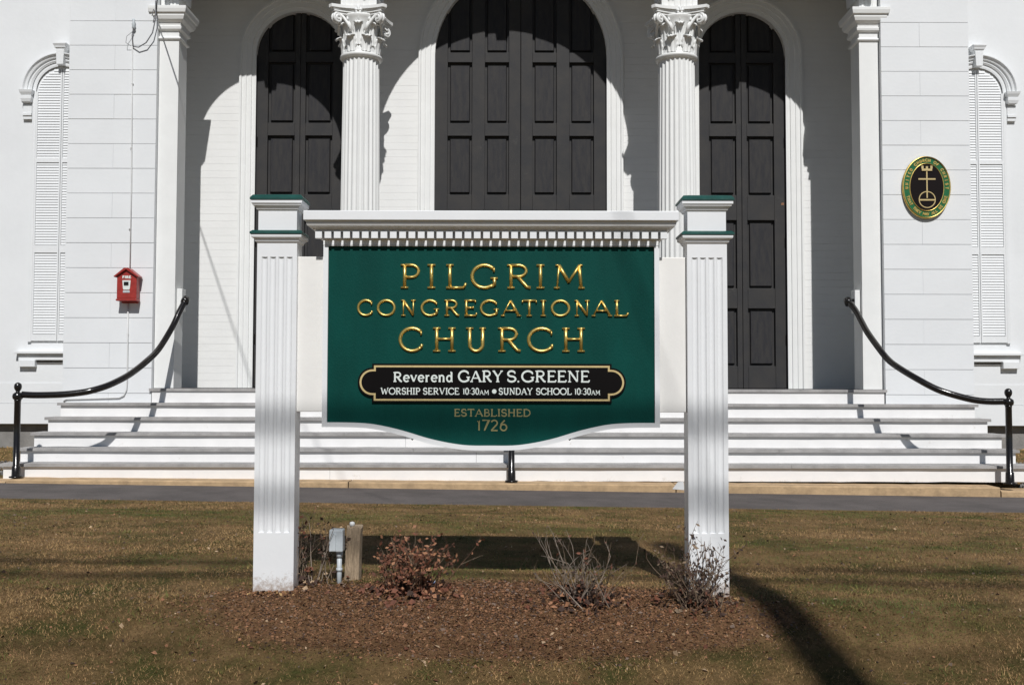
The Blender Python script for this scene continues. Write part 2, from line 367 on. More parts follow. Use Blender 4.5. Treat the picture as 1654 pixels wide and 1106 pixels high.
for c,r,zc in OP:     # moulded door casings
    mb=MB(); arch_sweep(mb,c,zc,-.05,[(r,YW+.10),(r,YW-.012),(r+.055,YW-.012),(r+.06,YW-.03),(r+.125,YW-.03),(r+.13,YW-.042),(r+.185,YW-.042),(r+.195,YW-.062),(r+.222,YW-.062),(r+.232,YW)])
    mb.build('door_casing','trim',church)
# doors
ROWS=[(.26,1.06),(1.335,2.287),(2.635,3.462),(3.64,4.50),(4.637,5.55)]
def leaf(x0,x1,cols,ztop):
    ys,yp,yb=YW+.060,YW+.086,YW+.118
    d=MB(); d.box(x0,x1,yb,yb+.03,-.045,ztop)
    dr=d.build('door','door',church)
    # stiles and rails
    xs_=[x0]+[v for c in cols for v in c]+[x1]
    zs=[-.045]+[v for r_ in ROWS for v in r_]+[ztop]
    for i in range(0,len(xs_),2):
        MB().box(xs_[i]+.001,xs_[i+1]-.001,ys,yb+.001,-.045,ztop).build('stile','door',dr,bevel=.004)
    for i in range(0,len(zs),2):
        for a,bb in cols:
            if zs[i+1]-zs[i]>.02: MB().box(a,bb,ys+.001,yb+.001,zs[i],zs[i+1]).build('rail','door',dr,bevel=.004)
    for a,bb in cols:
        for lo,hi in ROWS:
            g=.030; mb=MB(); q=.03
            o=[(a+g,yb,lo+g),(bb-g,yb,lo+g),(bb-g,yb,hi-g),(a+g,yb,hi-g)]; i_=[(a+g+.012,yp,lo+g+.012),(bb-g-.012,yp,lo+g+.012),(bb-g-.012,yp,hi-g-.012),(a+g+.012,yp,hi-g-.012)]
            mb.add(o+i_,[(4,5,6,7),(0,1,5,4),(1,2,6,5),(2,3,7,6),(3,0,4,7)]); mb.build('panel','doorpanel',dr)
    return dr
for s in (-1,1):
    c=DX+s*3.079
    for q in (-1,1):
        cs=sorted([(c+q*.075,c+q*.45)][0])
        x0,x1=sorted((c+q*.002,c+q*.66)); leaf(x0,x1,[tuple(cs)],5.55)
    c2=DX
for q in (-1,1):
    x0,x1=sorted((DX+q*.003,DX+q*1.25))
    leaf(x0,x1,sorted([tuple(sorted((DX+q*.165,DX+q*.50))),tuple(sorted((DX+q*.68,DX+q*1.02)))]),5.85)
box('lock_plate',CX+3.66,CX+3.70,YW+.06,YW+.08,2.50,2.53,'leaforange',church)
for s in (-1,1):
    for zz in (.55,1.9,3.3):
        box('hinge',DX+s*3.079+s*.585,DX+s*3.079+s*.60,YW+.055,YW+.078,zz,zz+.14,'iron',church)

box('dark_backing',CX-4.74,CX+4.74,YW+.155,YW+.25,-.2,6.8,'dark',church)  # near-black backing added to keep sky light out of the door gaps
# columns with leafy capitals
def shaft_mesh(cx,cy,z0,z1,r0,r1,nf=24):
    per=8; n=nf*per; mb=MB(); prof=[]
    zs=[z0,z0+.05]+[z0+.05+(z1-z0-.1)*k/8 for k in range(1,9)]+[z1-.03,z1]
    vs=[]
    for i,z in enumerate(zs):
        u=(z-z0)/(z1-z0); r=r0+(r1-r0)*u**1.6
        fl=0 if i in (0,len(zs)-1) else 1
        for k in range(n):
            ph=k%per; d=0
            if fl and 1<ph<per: d=.016*math.sin(PI*(ph-1)/(per-1))
            t_=2*PI*k/n; vs.append((cx+(r-d)*math.cos(t_),cy+(r-d)*math.sin(t_),z))
    m=len(zs); fs=[(i*n+k,i*n+(k+1)%n,(i+1)*n+(k+1)%n,(i+1)*n+k) for i in range(m-1) for k in range(n)]
    fs+=[tuple(range((m-1)*n,m*n))]
    mb.add(vs,fs); return mb
def leaf_mb(cx,cy,z0,h,wd,r0,curl):
    # an acanthus leaf in the +x direction; strip that rises, then curls out and down
    nv,nu=16,9; vs=[]
    for i in range(nv):
        v=i/(nv-1)
        if v<.66: q=v/.66; rr=r0+.012+.022*q**2; zz=z0+h*.93*q; ang=0
        else:
            a=(v-.66)/.34*PI*.95; rr=r0+.034+curl*(1-math.cos(a))*.5+ .0; zz=z0+h*.93+h*.10*math.sin(a)-.35*curl*(1-math.cos(a))*.5
        wv=wd*(.78+.3*math.sin(min(v/.62,1)*PI*.75))*(1 if v<.8 else 1-.55*(v-.8)/.2)
        for j in range(nu):
            u=-1+2*j/(nu-1)
            lob=1+.10*math.sin(v*26)*(abs(u)**3)
            y=u*wv*.5*lob; dz=.010*(abs(u)<.2); groove=.008*math.cos(u*PI*2.5)
            vs.append((rr+groove-.35*y*y/(r0+.05)*1.2+dz*.6, y, zz-.10*abs(u)**2*(.25 if v<.66 else .2)*h))
    back=[(x-.016,y,z_-.004) for x,y,z_ in vs]; N=len(vs)
    fs=[(i*nu+j,i*nu+j+1,(i+1)*nu+j+1,(i+1)*nu+j) for i in range(nv-1) for j in range(nu-1)]
    fb=[(a+N,d+N,c+N,b_+N) for a,b_,c,d in fs]
    ed=[(i*nu,(i+1)*nu,(i+1)*nu+N,i*nu+N) for i in range(nv-1)]+[((i+1)*nu+nu-1,i*nu+nu-1,i*nu+nu-1+N,(i+1)*nu+nu-1+N) for i in range(nv-1)]
    ed+=[((nv-1)*nu+j,(nv-1)*nu+j+1,(nv-1)*nu+j+1+N,(nv-1)*nu+j+N) for j in range(nu-1)]
    return vs+back,fs+fb+ed
def rotz(vs,a,c): ca,sa=math.cos(a),math.sin(a); return [(c[0]+x*ca-y*sa,c[1]+x*sa+y*ca,z_) for x,y,z_ in vs]
def column(cx):
    cy=12.38
    col_=shaft_mesh(cx,cy,.17,4.085,.252,.226).build('column','trim',church)
    MB().lathe((cx,cy,0),[(.34,-.05),(.34,.03),(.335,.03),(.345,.055),(.335,.085),(.30,.095),(.29,.12),(.305,.13),(.31,.15),(.295,.165),(.27,.175)],40).build('base','trim',col_)
    MB().lathe((cx,cy,0),[(.226,4.075),(.25,4.08),(.268,4.10),(.262,4.125),(.236,4.135),(.238,4.15),(.228,4.2),(.222,4.35),(.235,4.48),(.275,4.56),(.29,4.585),(.29,4.60)],40).build('bell','trim',col_)
    # abacus: concave sides, cut corners
    def aba(z0,z1,h,ins):
        pts=[]
        for q in range(4):
            a=q*PI/2
            for k in range(13):
                u=-1+2*k/12; x=h-ins*(1-u*u); y=u*(h*.88)
                pts.append((cx+x*math.cos(a)-y*math.sin(a),cy+x*math.sin(a)+y*math.cos(a)))
        n=len(pts); vs=[(x,y,z0) for x,y in pts]+[(x,y,z1) for x,y in pts]
        return vs,[tuple(range(n-1,-1,-1)),tuple(range(n,2*n))]+[(i,(i+1)%n,(i+1)%n+n,i+n) for i in range(n)]
    mb=MB()
    for z0,z1,h in ((4.585,4.61,.305),(4.612,4.632,.325),(4.634,4.65,.335),(4.652,4.69,.358)): mb.add(*aba(z0,z1,h,.075))
    mb.build('abacus','trim',col_)
    for tier,(z0,h,wd,r0,cu,off,cnt) in enumerate(((4.14,.20,.125,.232,.062,PI/8,8),(4.22,.285,.115,.226,.072,0,8))):
        first=None
        for k in range(cnt):
            a=off+k*2*PI/cnt
            if first is None:
                v_,f_=leaf_mb(0,0,z0,h,wd,r0,cu)
                mb=MB(); mb.add(rotz(v_,0,(cx,cy)),f_,0,True); first=mb.build('acanthus_leaf','trim',col_,origin=(cx,cy,z0)); first.rotation_euler.z=a
            else:
                c=dup(first,(0,0,0),col_); c.rotation_euler.z=a
    first=None
    for k in range(4):     # corner volutes: a pair of scrolls on stalks
        a=PI/4+k*PI/2
        if first is None:
            mb=MB()
            for sd in (-1,1):
                pts=[]; 
                for i in range(26):
                    t_=i/25; ang=PI/2+.2-t_*PI*3.3; rr=.062*(1-.75*t_)
                    pts.append((.375+rr*math.cos(ang),sd*(.018+.012*t_),4.535+rr*math.sin(ang)))
                st=[(.25,sd*.13,4.38),(.275,sd*.10,4.46),(.315,sd*.05,4.55),(.35,sd*.025,4.588)]
                mb.tube([(x+cx,y+cy,z_) for x,y,z_ in st+pts],[.020]*4+[.019]*26,7)
                ins=[(.25,sd*.13,4.40),(.262,sd*.11,4.47),(.275,sd*.07,4.53),(.285,sd*.09,4.545),(.285,sd*.10,4.52),(.28,sd*.085,4.51)]
                mb.tube([(x+cx,y+cy,z_) for x,y,z_ in ins],.015,6)
            mb.box(cx+.33,cx+.42,cy-.03,cy+.03,4.51,4.56)
            first=mb.build('volute','trim',col_,origin=(cx,cy,4.4)); first.rotation_euler.z=a
        else: c=dup(first,(0,0,0),col_); c.rotation_euler.z=a
    first=None
    for k in range(4):     # flower in the middle of each abacus side
        a=k*PI/2
        if first is None:
            mb=MB()
            for j in range(5):
                b_=2*PI*j/5+PI/2; mb.lathe((0,0,0),[(.0,0),(.018,.006),(.024,.018),(.0,.026)],8)
                o=len(mb.v)-32
                mb.v[o:]=[(cx+.265+z_,cy+x+.030*math.cos(b_),4.637+y+.030*math.sin(b_)) for x,y,z_ in mb.v[o:]]
            mb.lathe((0,0,0),[(.0,0),(.016,.01),(.018,.03),(.0,.045)],8); o=len(mb.v)-32
            mb.v[o:]=[(cx+.265+z_,cy+x,4.637+y) for x,y,z_ in mb.v[o:]]
            mb.tube([(cx+.25,cy,4.50),(cx+.265,cy,4.56),(cx+.275,cy,4.61)],[.008,.012,.014],6)
            first=mb.build('rosette','trim',col_,origin=(cx,cy,4.5)); first.rotation_euler.z=a
        else: c=dup(first,(0,0,0),col_); c.rotation_euler.z=a
    mb=MB(); mb.box(cx-.222,cx+.222,12.125,12.60,4.69,4.86)
    for k in range(6): mb.box(cx-.205+k*.072,cx-.16+k*.072,12.115,12.13,4.70,4.85)
    mb.build('impost_block','trim',col_)
column(CX-1.995); column(CX+1.995)

# wings with shuttered arched windows
WY=13.30; WX=.095
for sx in (-1,1):
    a,bb=sorted((WX+sx*5.3,WX+sx*15))
    box('wing_wall',a,bb,WY,WY+.4,-.26,7.2,'white',church)
    box('wing_base_board',a,bb,WY-.012,WY+.4,-.535,-.2625,'white',church)
    box('wing_base_board',a,bb,WY-.006,WY+.01,-.2595,.010,'white',church)
    box('foundation',a,bb,WY+.10,WY+.42,-1.2,-.5355,'foundation',church)
    cx=WX+sx*6.2; zs=3.95
    win=MB(); arch_sweep(win,cx,zs,.56,[(.35,WY-.03),(.37,WY-.035),(.395,WY-.035),(.40,WY+.0)]); win=win.build('window','white',church)
    MB().ybar([(cx-.36,.56),(cx+.36,.56),(cx+.36,zs)]+[(cx+.36*math.cos(PI*k/20),zs+.36*math.sin(PI*k/20)) for k in range(1,20)]+[(cx-.36,zs)],WY-.006,WY-.001).build('blind_back','white',win)
    for lf in (-1,1):
        outer = lf==sx
        x0,x1=sorted((cx+lf*.016,cx+lf*.345))
        def halfw(z): return .33 if z<zs else math.sqrt(max(.33**2-(z-zs)**2,0))
        bands=[(.665,1.755),(1.865,2.985),(3.035,4.30)]
        # rails and stiles of the shutter leaf
        mb=MB()
        mb.box(cx+lf*.004,cx+lf*.022,WY-.030,WY-.006,.575,4.27)
        mb.box(cx+lf*.326,cx+lf*.349,WY-.030,WY-.006,.575,3.95)
        for zz0,zz1 in ((.575,.66),(1.76,1.86),(2.985,3.035)): mb.box(cx+lf*.022,cx+lf*.326,WY-.0295,WY-.006,zz0,zz1)
        sh=mb.build('shutter','white',win)
        proto=None; stuff=MB()
        for lo,hi in bands:
            n=round((hi-lo)/.0365)
            for k in range(n):
                z_=lo+(k+.5)*(hi-lo)/n
                hw=halfw(z_+.012)
                if hw<.05: continue
                xa,xb=sorted((cx+lf*.024,cx+lf*min(.325,hw)))
                if xb-xa<.03: continue
                vs=[(xa,WY-.021,z_-.015),(xb,WY-.021,z_-.015),(xb,WY-.021,z_-.010),(xa,WY-.021,z_-.010),(xa,WY-.012,z_+.018),(xb,WY-.012,z_+.018),(xb,WY-.012,z_+.012),(xa,WY-.012,z_+.012)]
                fs=[(0,1,2,3),(3,2,5,4),(0,7,6,1),(4,5,6,7),(0,3,4,7),(1,6,5,2)]
                if not outer: stuff.add(vs,fs)
                elif z_<zs:
                    if proto is None: proto=MB().add(vs,fs).build('slat','white',sh); pz=z_
                    else: dup(proto,(0,0,z_-pz),sh)
                else: MB().add(vs,fs).build('slat','white',sh)
        if not outer: tag(stuff.build('slats','white',sh),kind='stuff')
    # hood mould, imposts, keystone, sill
    mb=MB(); arch_sweep(mb,cx,zs,zs,[(.402,WY),(.402,WY-.045),(.425,WY-.06),(.44,WY-.05),(.452,WY-.05),(.458,WY-.075),(.485,WY-.085),(.50,WY-.11),(.512,WY-.11),(.518,WY)],30); mb.build('hood','white',win)
    for q in (-1,1):
        xa,xb=sorted((cx+q*.385,cx+q*.53)); mb=MB()
        ring_moulding(mb,xa,xb,WY-.10,WY,[(-.03,3.79),(-.012,3.80),(-.0,3.84),(.0,3.875),(-.012,3.88),(.012,3.925),(.02,3.955)]); mb.build('impost','white',win)
        xa,xb=sorted((cx+q*.40,cx+q*.52)); box('pilaster_strip',xa,xb,WY-.04,WY,3.57,3.785,'white',win,bevel=.004)
        box('bracket',xa+.0,xb-.0,WY-.055,WY,3.62,3.65,'white',win)
    mb=MB(); mb.ybar([(cx-.045,4.30),(cx+.045,4.30),(cx+.055,4.50),(cx-.055,4.50)],WY-.12,WY); ring_moulding(mb,cx-.055,cx+.055,WY-.11,WY,[(0,4.50),(.005,4.52),(.02,4.53),(.02,4.545),(.035,4.575),(.035,4.59)]); mb.build('keystone','white',win,bevel=.004)
    mb=MB(); mb.box(cx-.54,cx+.54,WY-.10,WY,.40,.432); mb.box(cx-.50,cx+.50,WY-.05,WY,.315,.3995)
    mb.build('sill','white',win,bevel=.004)
    for q in (-1,1):
        xa,xb=sorted((cx+q*.27,cx+q*.49)); box('sill_bracket',xa,xb,WY-.07,WY,.225,.317,'white',win,bevel=.005)
    box('apron_shade',cx-.27,cx+.27,WY-.012,WY,.265,.313,'foundation',win)  # grey strip stands in for the shade under the sill

# ---------------------------------------------------------------- steps
steps=empty('front_steps',(.06,11.4,-1.05),'wide white wooden steps with grey treads up to the church porch','steps')
ZS=[-1.047,-.868,-.716,-.556,-.391,-.226,-.053]; YS=[10.8+.27*k for k in range(6)]
SX0,SX1=-5.46,5.60
def wavy_board(name,x0,x1,y0,y1,z0,z1,m,parent,amp=.004,seed=0,bev=.004,low=False):
    n=40; vs=[]
    for k in range(n+1):
        x=x0+(x1-x0)*k/n; d=amp*noise.noise(Vector((x*.9,seed,0)))+amp*.5*noise.noise(Vector((x*4,seed,3))); d2=d if low else 0
        vs+=[(x,y0+d*.6,z0+(d2 if not low else 2.4*amp*noise.noise(Vector((x*5,seed,9))))),(x,y0+d*.6,z1+d),(x,y1,z1+d),(x,y1,z0)]
    fs=[(k*4+j,(k+1)*4+j,(k+1)*4+(j+1)%4,k*4+(j+1)%4) for k in range(n) for j in range(4)]+[(0,1,2,3),tuple(n*4+j for j in (3,2,1,0))]
    return MB().add(vs,fs).build(name,m,parent)
for k in range(6):
    y=YS[k]; a,bb=(SX0,SX1) if k<5 else (CX-4.50,CX+4.49)
    ex=[.10,.05,.03,0,-.02,0][k]
    if k==5:
        wavy_board('riser',CX-4.475,CX+4.465,12.105,12.135,ZS[5],ZS[6]-.0345,'riser',steps,.002,k)
        wavy_board('tread',CX-4.505,CX+4.495,12.085,12.19,ZS[6]-.034,ZS[6]-.0005,'tread',steps,.003,k+20)
    else:
        rs=random.Random(k*5+1); j1,j2=-1.8+rs.uniform(-1.2,1.2),2.0+rs.uniform(-1,1.4)
        def runs(name,x0,x1,js,*aa,**kw):
            e=[x0]+js+[x1]
            for i in range(len(e)-1): wavy_board(name,e[i]+(.0015 if i else 0),e[i+1]-(.0015 if i<len(e)-2 else 0),*aa[:-1],aa[-1]+0,**kw)
        runs('riser',a-ex+.03,bb+ex-.03,[j1+.7],y+.022,y+.05,ZS[k]+(0 if k else .0),ZS[k+1]-.0325,'riser',steps,.003 if k else .003,k,low=(k==0))
        # treads are two boards butted together
        y1=YS[k+1]+.03 if k<4 else 12.12
        runs('tread',a-ex,bb+ex,[j1,j2],y-.012,y1,ZS[k+1]-.032,ZS[k+1],'tread',steps,.006,k+20)
        for q in (0,1):
            x=(a-ex+.03,bb+ex-.055)[q]; box('side_board',x,x+.025,y+.05,12.1 if k>3 else 12.11,ZS[k],ZS[k+1]-.0325,'riser',steps)

# ---------------------------------------------------------------- handrails
def handrail(name,label,base,ztop,path,grp='black iron handrails on the steps'):
    h=empty(name,base,label,'handrail',grp)
    x,y,z=base
    post=MB(); post.lathe((x,y,0),[(.038,z),(.038,z+.02),(.034,z+.022),(.033,ztop-.17),(.036,ztop-.165),(.036,ztop-.15)],20); post=post.build('post','iron',h)
    MB().lathe((x,y,0),[(.07,z-.002),(.07,z+.012),(.045,z+.016),(.042,z+.12),(.036,z+.125)],20).build('flange','iron',post)
    MB().lathe((x,y,0),[(.036,ztop-.152),(.05,ztop-.14),(.055,ztop-.115),(.05,ztop-.09),(.03,ztop-.075),(.018,ztop-.068),(.024,ztop-.055),(.036,ztop-.035),(.040,ztop-.012),(.036,ztop+.012),(.022,ztop+.028),(.004,ztop+.034)],20).build('finial','iron',post)
    # smooth path
    P_=[Vector(p) for p in path]; out=[]
    for i in range(len(P_)-1):
        p0,p1,p2,p3=P_[max(i-1,0)],P_[i],P_[i+1],P_[min(i+2,len(P_)-1)]
        for s in range(5):
            u=s/5; out.append(.5*((2*p1)+(-p0+p2)*u+(2*p0-5*p1+4*p2-p3)*u*u+(-p0+3*p1-3*p2+p3)*u**3))
    out.append(P_[-1])
    MB().tube(out,.036,14).build('rail','iron',h)
    return h
lp=[(-5.257, 10.65, -0.117), (-5.102, 10.66, -0.123), (-4.85, 10.69, -0.116), (-4.667, 10.73, -0.096), (-4.551, 10.77, -0.07), (-4.428, 10.88, -0.016), (-4.321, 11.07, 0.074), (-4.262, 11.24, 0.16), (-4.218, 11.4, 0.248), (-4.188, 11.65, 0.37), (-4.156, 11.82, 0.509), (-4.11, 12.0, 0.712), (-4.071, 12.1, 0.885), (-4.034, 12.19, 1.022)]
rp=[(5.27, 10.62, -0.168), (5.1, 10.64, -0.169), (4.944, 10.66, -0.15), (4.73, 10.7, -0.091), (4.589, 10.76, -0.031), (4.439, 10.88, 0.077), (4.324, 11.07, 0.195), (4.272, 11.24, 0.289), (4.228, 11.4, 0.422), (4.192, 11.65, 0.613), (4.188, 11.82, 0.74), (4.186, 12.0, 0.88), (4.169, 12.1, 0.963), (4.147, 12.19, 1.023)]
hl=handrail('handrail','curved black handrail at the left end of the steps, below the red alarm box',(-5.305,10.65,-1.0),-.02,lp)
hr=handrail('handrail','curved black handrail at the right end of the steps, below the oval plaque',(5.315,10.62,-1.045),-.062,rp)
for h,x,sx in ((hl,-4.034,-1),(hr,4.147,1)):
    mb=MB(); mb.tube([(x,12.20,1.02),(x,12.25,1.05),(CX+sx*4.245,12.33,1.06)],.02,8); mb.tube([(x,12.165,1.0),(x,12.22,1.055)],.048,12)
    mb.build('rail_end','iron',h); box('mounting_block',CX+sx*4.243,CX+sx*(4.175),12.26,12.40,.90,1.18,'trim',h,bevel=.006)
cp=[(0,10.62,-.13),(.0,10.85,-.13),(0,11.1,-.10),(0,11.4,.05),(0,11.7,.30),(0,11.95,.52),(0,12.18,.70),(0,12.25,.72)]
hc=handrail('handrail','centre black handrail seen as a short post under the sign board',(-.003,10.66,-1.035),-.03,cp)
MB().lathe((0,12.25,0),[(.034,-.054),(.034,.76),(.02,.79),(.003,.80)],16).build('post','iron',hc)

# ---------------------------------------------------------------- fire alarm box, conduits, plaque
fb=empty('fire_alarm_box',(-4.72,12.10,1.0),'red gabled fire alarm box mounted on the left wall pier','alarm box')
xc=-4.680; yf=11.985
body=[(xc-.12,1.03),(xc+.12,1.03),(xc+.12,1.315),(xc,1.385),(xc-.12,1.315)]
bo=MB().ybar(body,yf,12.09).build('body',['red'],fb,bevel=.008)
mb=MB(); t_=.018
mb.ybar([(xc-.150,1.302),(xc-.142,1.292),(xc,1.387),(xc,1.404),(xc-.025,1.404)],yf-.03,12.10); mb.ybar([(xc+.150,1.302),(xc+.025,1.404),(xc,1.404),(xc,1.387),(xc+.142,1.292)],yf-.03,12.10)
mb.build('roof','red',fb)
box('bottom_lip',xc-.126,xc+.126,yf-.012,12.10,1.005,1.029,'red',fb,bevel=.006)
box('back_plate',xc-.10,xc+.10,12.09,12.118,.985,1.34,'redside',fb)
MB().ybar([(xc-.052+.01,1.155),(xc-.035,1.14),(xc+.035,1.14),(xc+.052-.01,1.155),(xc+.05,1.255),(xc-.05,1.255)],yf-.006,yf+.002).build('pull_plate','letterwhite',bo)
box('pull_handle',xc-.03,xc+.026,yf-.014,yf-.006,1.195,1.235,'iron',bo)
box('label_plate',xc-.042,xc+.040,yf-.004,yf+.002,1.105,1.13,'grey',bo)

# ---- stroke lettering
def arc(cx,cy,rx,ry,a0,a1,n=14): return [(cx+rx*math.cos(R(a0+(a1-a0)*i/n)),cy+ry*math.sin(R(a0+(a1-a0)*i/n))) for i in range(n+1)]
# glyph: (width, [ (points, weight) ], [serif (x, y, half)])
def G(ch):
    T=1.0; t_=.6
    g={
    'A':(.84,[([(.05,0),(.40,1)],t_),([(.40,1),(.78,0)],T),([(.18,.33),(.65,.33)],t_)],[(.06,0,.11),(.78,0,.12)]),
    'B':(.66,[([(.12,0),(.12,1)],T),([(.12,1),(.32,1)]+arc(.33,.76,.22,.24,90,-90)+[(.12,.52)],t_),([(.12,.52),(.34,.52)]+arc(.36,.26,.25,.26,90,-90)+[(.12,0)],.8)],[(.08,0,.06),(.08,1,.06)]),
    'C':(.80,[(arc(.45,.5,.43,.5,42,318,26),T),([(.775,.86),(.775,.70)],t_),([(.785,.12),(.80,.30)],.8)],[]),
    'D':(.80,[([(.12,0),(.12,1)],T),([(.12,1),(.32,1)]+arc(.32,.5,.43,.5,90,-90,20)+[(.12,0)],.85)],[(.08,0,.06),(.08,1,.06)]),
    'E':(.66,[([(.12,0),(.12,1)],T),([(.03,1),(.58,1)],.8),([(.12,.52),(.48,.52)],.8),([(.03,0),(.62,0)],.8),([(.58,1),(.59,.86)],t_),([(.62,0),(.645,.17)],.7),([(.48,.45),(.48,.60)],.5)],[]),
    'F':(.62,[([(.12,0),(.12,1)],T),([(.03,1),(.58,1)],.8),([(.12,.5),(.48,.5)],.8),([(.58,1),(.59,.86)],t_)],[(.12,0,.12)]),
    'G':(.90,[(arc(.45,.5,.43,.5,40,300,26)+[(.78,.10)],T),([(.80,.08),(.80,.40)],T),([(.785,.86),(.785,.70)],t_)],[(.79,.42,.14)]),
    'H':(.84,[([(.14,0),(.14,1)],T),([(.70,0),(.70,1)],T),([(.14,.53),(.70,.53)],.75)],[(.14,0,.14),(.14,1,.14),(.70,0,.14),(.70,1,.14)]),
    'I':(.30,[([(.15,0),(.15,1)],T)],[(.15,0,.15),(.15,1,.15)]),
    'L':(.66,[([(.14,0),(.14,1)],T),([(.02,0),(.60,0)],.8),([(.60,0),(.66,.20)],.8)],[(.14,1,.14)]),
    'M':(1.02,[([(.12,0),(.18,1)],t_),([(.18,1),(.50,.25)],T),([(.50,.25),(.84,1)],.8),([(.84,1),(.90,0)],T)],[(.11,0,.11),(.91,0,.12),(.13,1,.07),(.89,1,.07)]),
    'N':(.86,[([(.14,0),(.14,1)],t_),([(.14,1),(.70,.03)],T),([(.72,0),(.72,1)],t_)],[(.14,0,.12),(.10,1,.09),(.72,1,.13)]),
    'O':(.92,[(arc(.46,.5,.44,.5,90,450,30),T)],[]),
    'P':(.66,[([(.14,0),(.14,1)],T),([(.14,1),(.36,1)]+arc(.37,.73,.25,.27,90,-90,16)+[(.14,.46)],.85)],[(.14,0,.14),(.08,1,.08)]),
    'R':(.78,[([(.14,0),(.14,1)],T),([(.14,1),(.36,1)]+arc(.38,.75,.24,.25,90,-90,16)+[(.14,.50)],.85),([(.36,.48),(.64,.04),(.76,0)],T)],[(.14,0,.14),(.08,1,.08)]),
    'S':(.62,[(arc(.31,.75,.24,.25,35,270,14)[:-1]+arc(.31,.25,.26,.25,90,-145,14),T),([(.52,.93),(.53,.74)],.6),([(.07,.28),(.06,.06)],.6)],[]),
    'T':(.74,[([(.37,0),(.37,1)],T),([(.03,1),(.71,1)],.85),([(.03,1),(.02,.84)],.6),([(.71,1),(.72,.84)],.6)],[(.37,0,.15)]),
    'U':(.84,[([(.16,1),(.16,.34)]+arc(.42,.30,.26,.30,180,360,14)+[(.68,1)],T)],[(.16,1,.14),(.68,1,.12)]),
    'V':(.80,[([(.08,1),(.40,0)],T),([(.40,0),(.72,1)],t_)],[(.08,1,.11),(.72,1,.10)]),
    'W':(1.12,[([(.08,1),(.32,0)],T),([(.32,0),(.56,.85)],t_),([(.56,.85),(.78,0)],T),([(.78,0),(1.04,1)],t_)],[(.08,1,.10),(1.04,1,.10)]),
    'Y':(.78,[([(.06,1),(.38,.46)],T),([(.38,.46),(.70,1)],t_),([(.38,.46),(.38,0)],T)],[(.06,1,.10),(.70,1,.10),(.38,0,.13)]),
    'e':(.54,[(arc(.28,.34,.23,.34,0,320,20),.9),([(.06,.36),(.51,.36)],.6)],[]),
    'v':(.56,[([(.06,.68),(.29,0)],T),([(.29,0),(.50,.68)],t_)],[(.06,.68,.08),(.50,.68,.08)]),
    'r':(.42,[([(.12,0),(.12,.68)],T),([(.12,.48),(.22,.64),(.36,.67)],.8)],[(.12,0,.10),(.08,.68,.05)]),
    'n':(.60,[([(.12,0),(.12,.68)],T),([(.12,.5)]+arc(.30,.46,.17,.22,150,0,8)+[(.47,0)],.9)],[(.12,0,.10),(.08,.68,.05),(.47,0,.10)]),
    'd':(.60,[([(.47,0),(.47,1.05)],T),(arc(.27,.33,.21,.33,30,330,18),.9)],[(.42,1.05,.06),(.52,0,.05)]),
    '0':(.50,[(arc(.25,.5,.21,.5,90,450,22),.9)],[]),
    '1':(.24,[([(.14,0),(.14,1),(.03,.86)],.9)],[]),
    '2':(.54,[(arc(.26,.73,.21,.27,160,-30,12)+[(.05,0)],.9),([(.04,0),(.50,0)],.9)],[]),
    '3':(.50,[(arc(.24,.75,.19,.25,150,-90,10),.8),(arc(.24,.27,.21,.27,90,-150,10),.9)],[]),
    '6':(.56,[(arc(.28,.30,.22,.30,90,450,18),.9),([(.07,.32),(.12,.66),(.36,1)],.9)],[]),
    '7':(.52,[([(.03,1),(.50,1),(.18,0)],.9)],[]),
    ':':(.14,[([(.07,.14),(.07,.2)],1.2),([(.07,.6),(.07,.66)],1.2)],[]),
    '.':(.20,[([(.08,-.02),(.08,.12)],1.3)],[]),
    '*':(.5,[([(.25,.36),(.25,.64)],2.6)],[]),
    '-':(.3,[([(.05,.5),(.25,.5)],1)],[]),
    ' ':(.36,[],[])}
    return g[ch]
def ribbon(mb,pts,wd,h,fn,ridge):
    # a raised stroke; fn(u,v,d)->world. ridge True: rounded top, False: flat top
    pts=[Vector((p[0],p[1])) for p in pts]; n=len(pts)
    closed=(pts[0]-pts[-1]).length<1e-6
    offs=[(-.5,0),(-.34,.62),(0,1),(.34,.62),(.5,0)] if ridge else [(-.5,0),(-.5,1),(.5,1),(.5,0)]
    vs=[]
    for i,p in enumerate(pts):
        if closed: a,b_=pts[i-1 if i>0 else n-2],pts[i+1 if i<n-1 else 1]
        else: a,b_=pts[max(i-1,0)],pts[min(i+1,n-1)]
        d=(b_-a); d=d.normalized() if d.length>1e-9 else Vector((1,0)); nn=Vector((-d.y,d.x))
        k=1
        if 0<i<n-1:
            d1=(p-pts[i-1]).normalized(); k=1/max(.5,abs(nn.dot(Vector((-d1.y,d1.x)))))
        for o,hh in offs:
            q=p+nn*o*wd*k; vs.append(fn(q.x,q.y,hh*h))
    m=len(offs); fs=[(i*m+j,i*m+j+1,(i+1)*m+j+1,(i+1)*m+j) for i in range(n-1) for j in range(m-1)]
    if not closed: fs+=[tuple(range(m-1,-1,-1)),tuple(range((n-1)*m,n*m))]
    mb.add(vs,[f[::-1] for f in fs],0,ridge)
def glyph(mb,ch,x,z,wx,hz,y,weight,h,ridge,fit=False,fn=None):
    wd,st,se=G(ch); e=weight/2
    sx_=(wx/wd) if fit else wx
    f=fn or (lambda u,v,d:(u,y-d,v))
    def tr(p): return (x+p[0]*sx_, z+e+p[1]*(hz-2*e))
    for j,(pts,wt) in enumerate(st): ribbon(mb,[tr(p) for p in pts],weight*wt,h*(1+.04*j),f,ridge)
    for j,(px_,py_,hf) in enumerate(se):
        c=tr((px_,py_)); ribbon(mb,[(c[0]-hf*hz,c[1]),(c[0]+hf*hz,c[1])],weight*.62,h*.93,f,ridge)
    return wd*sx_
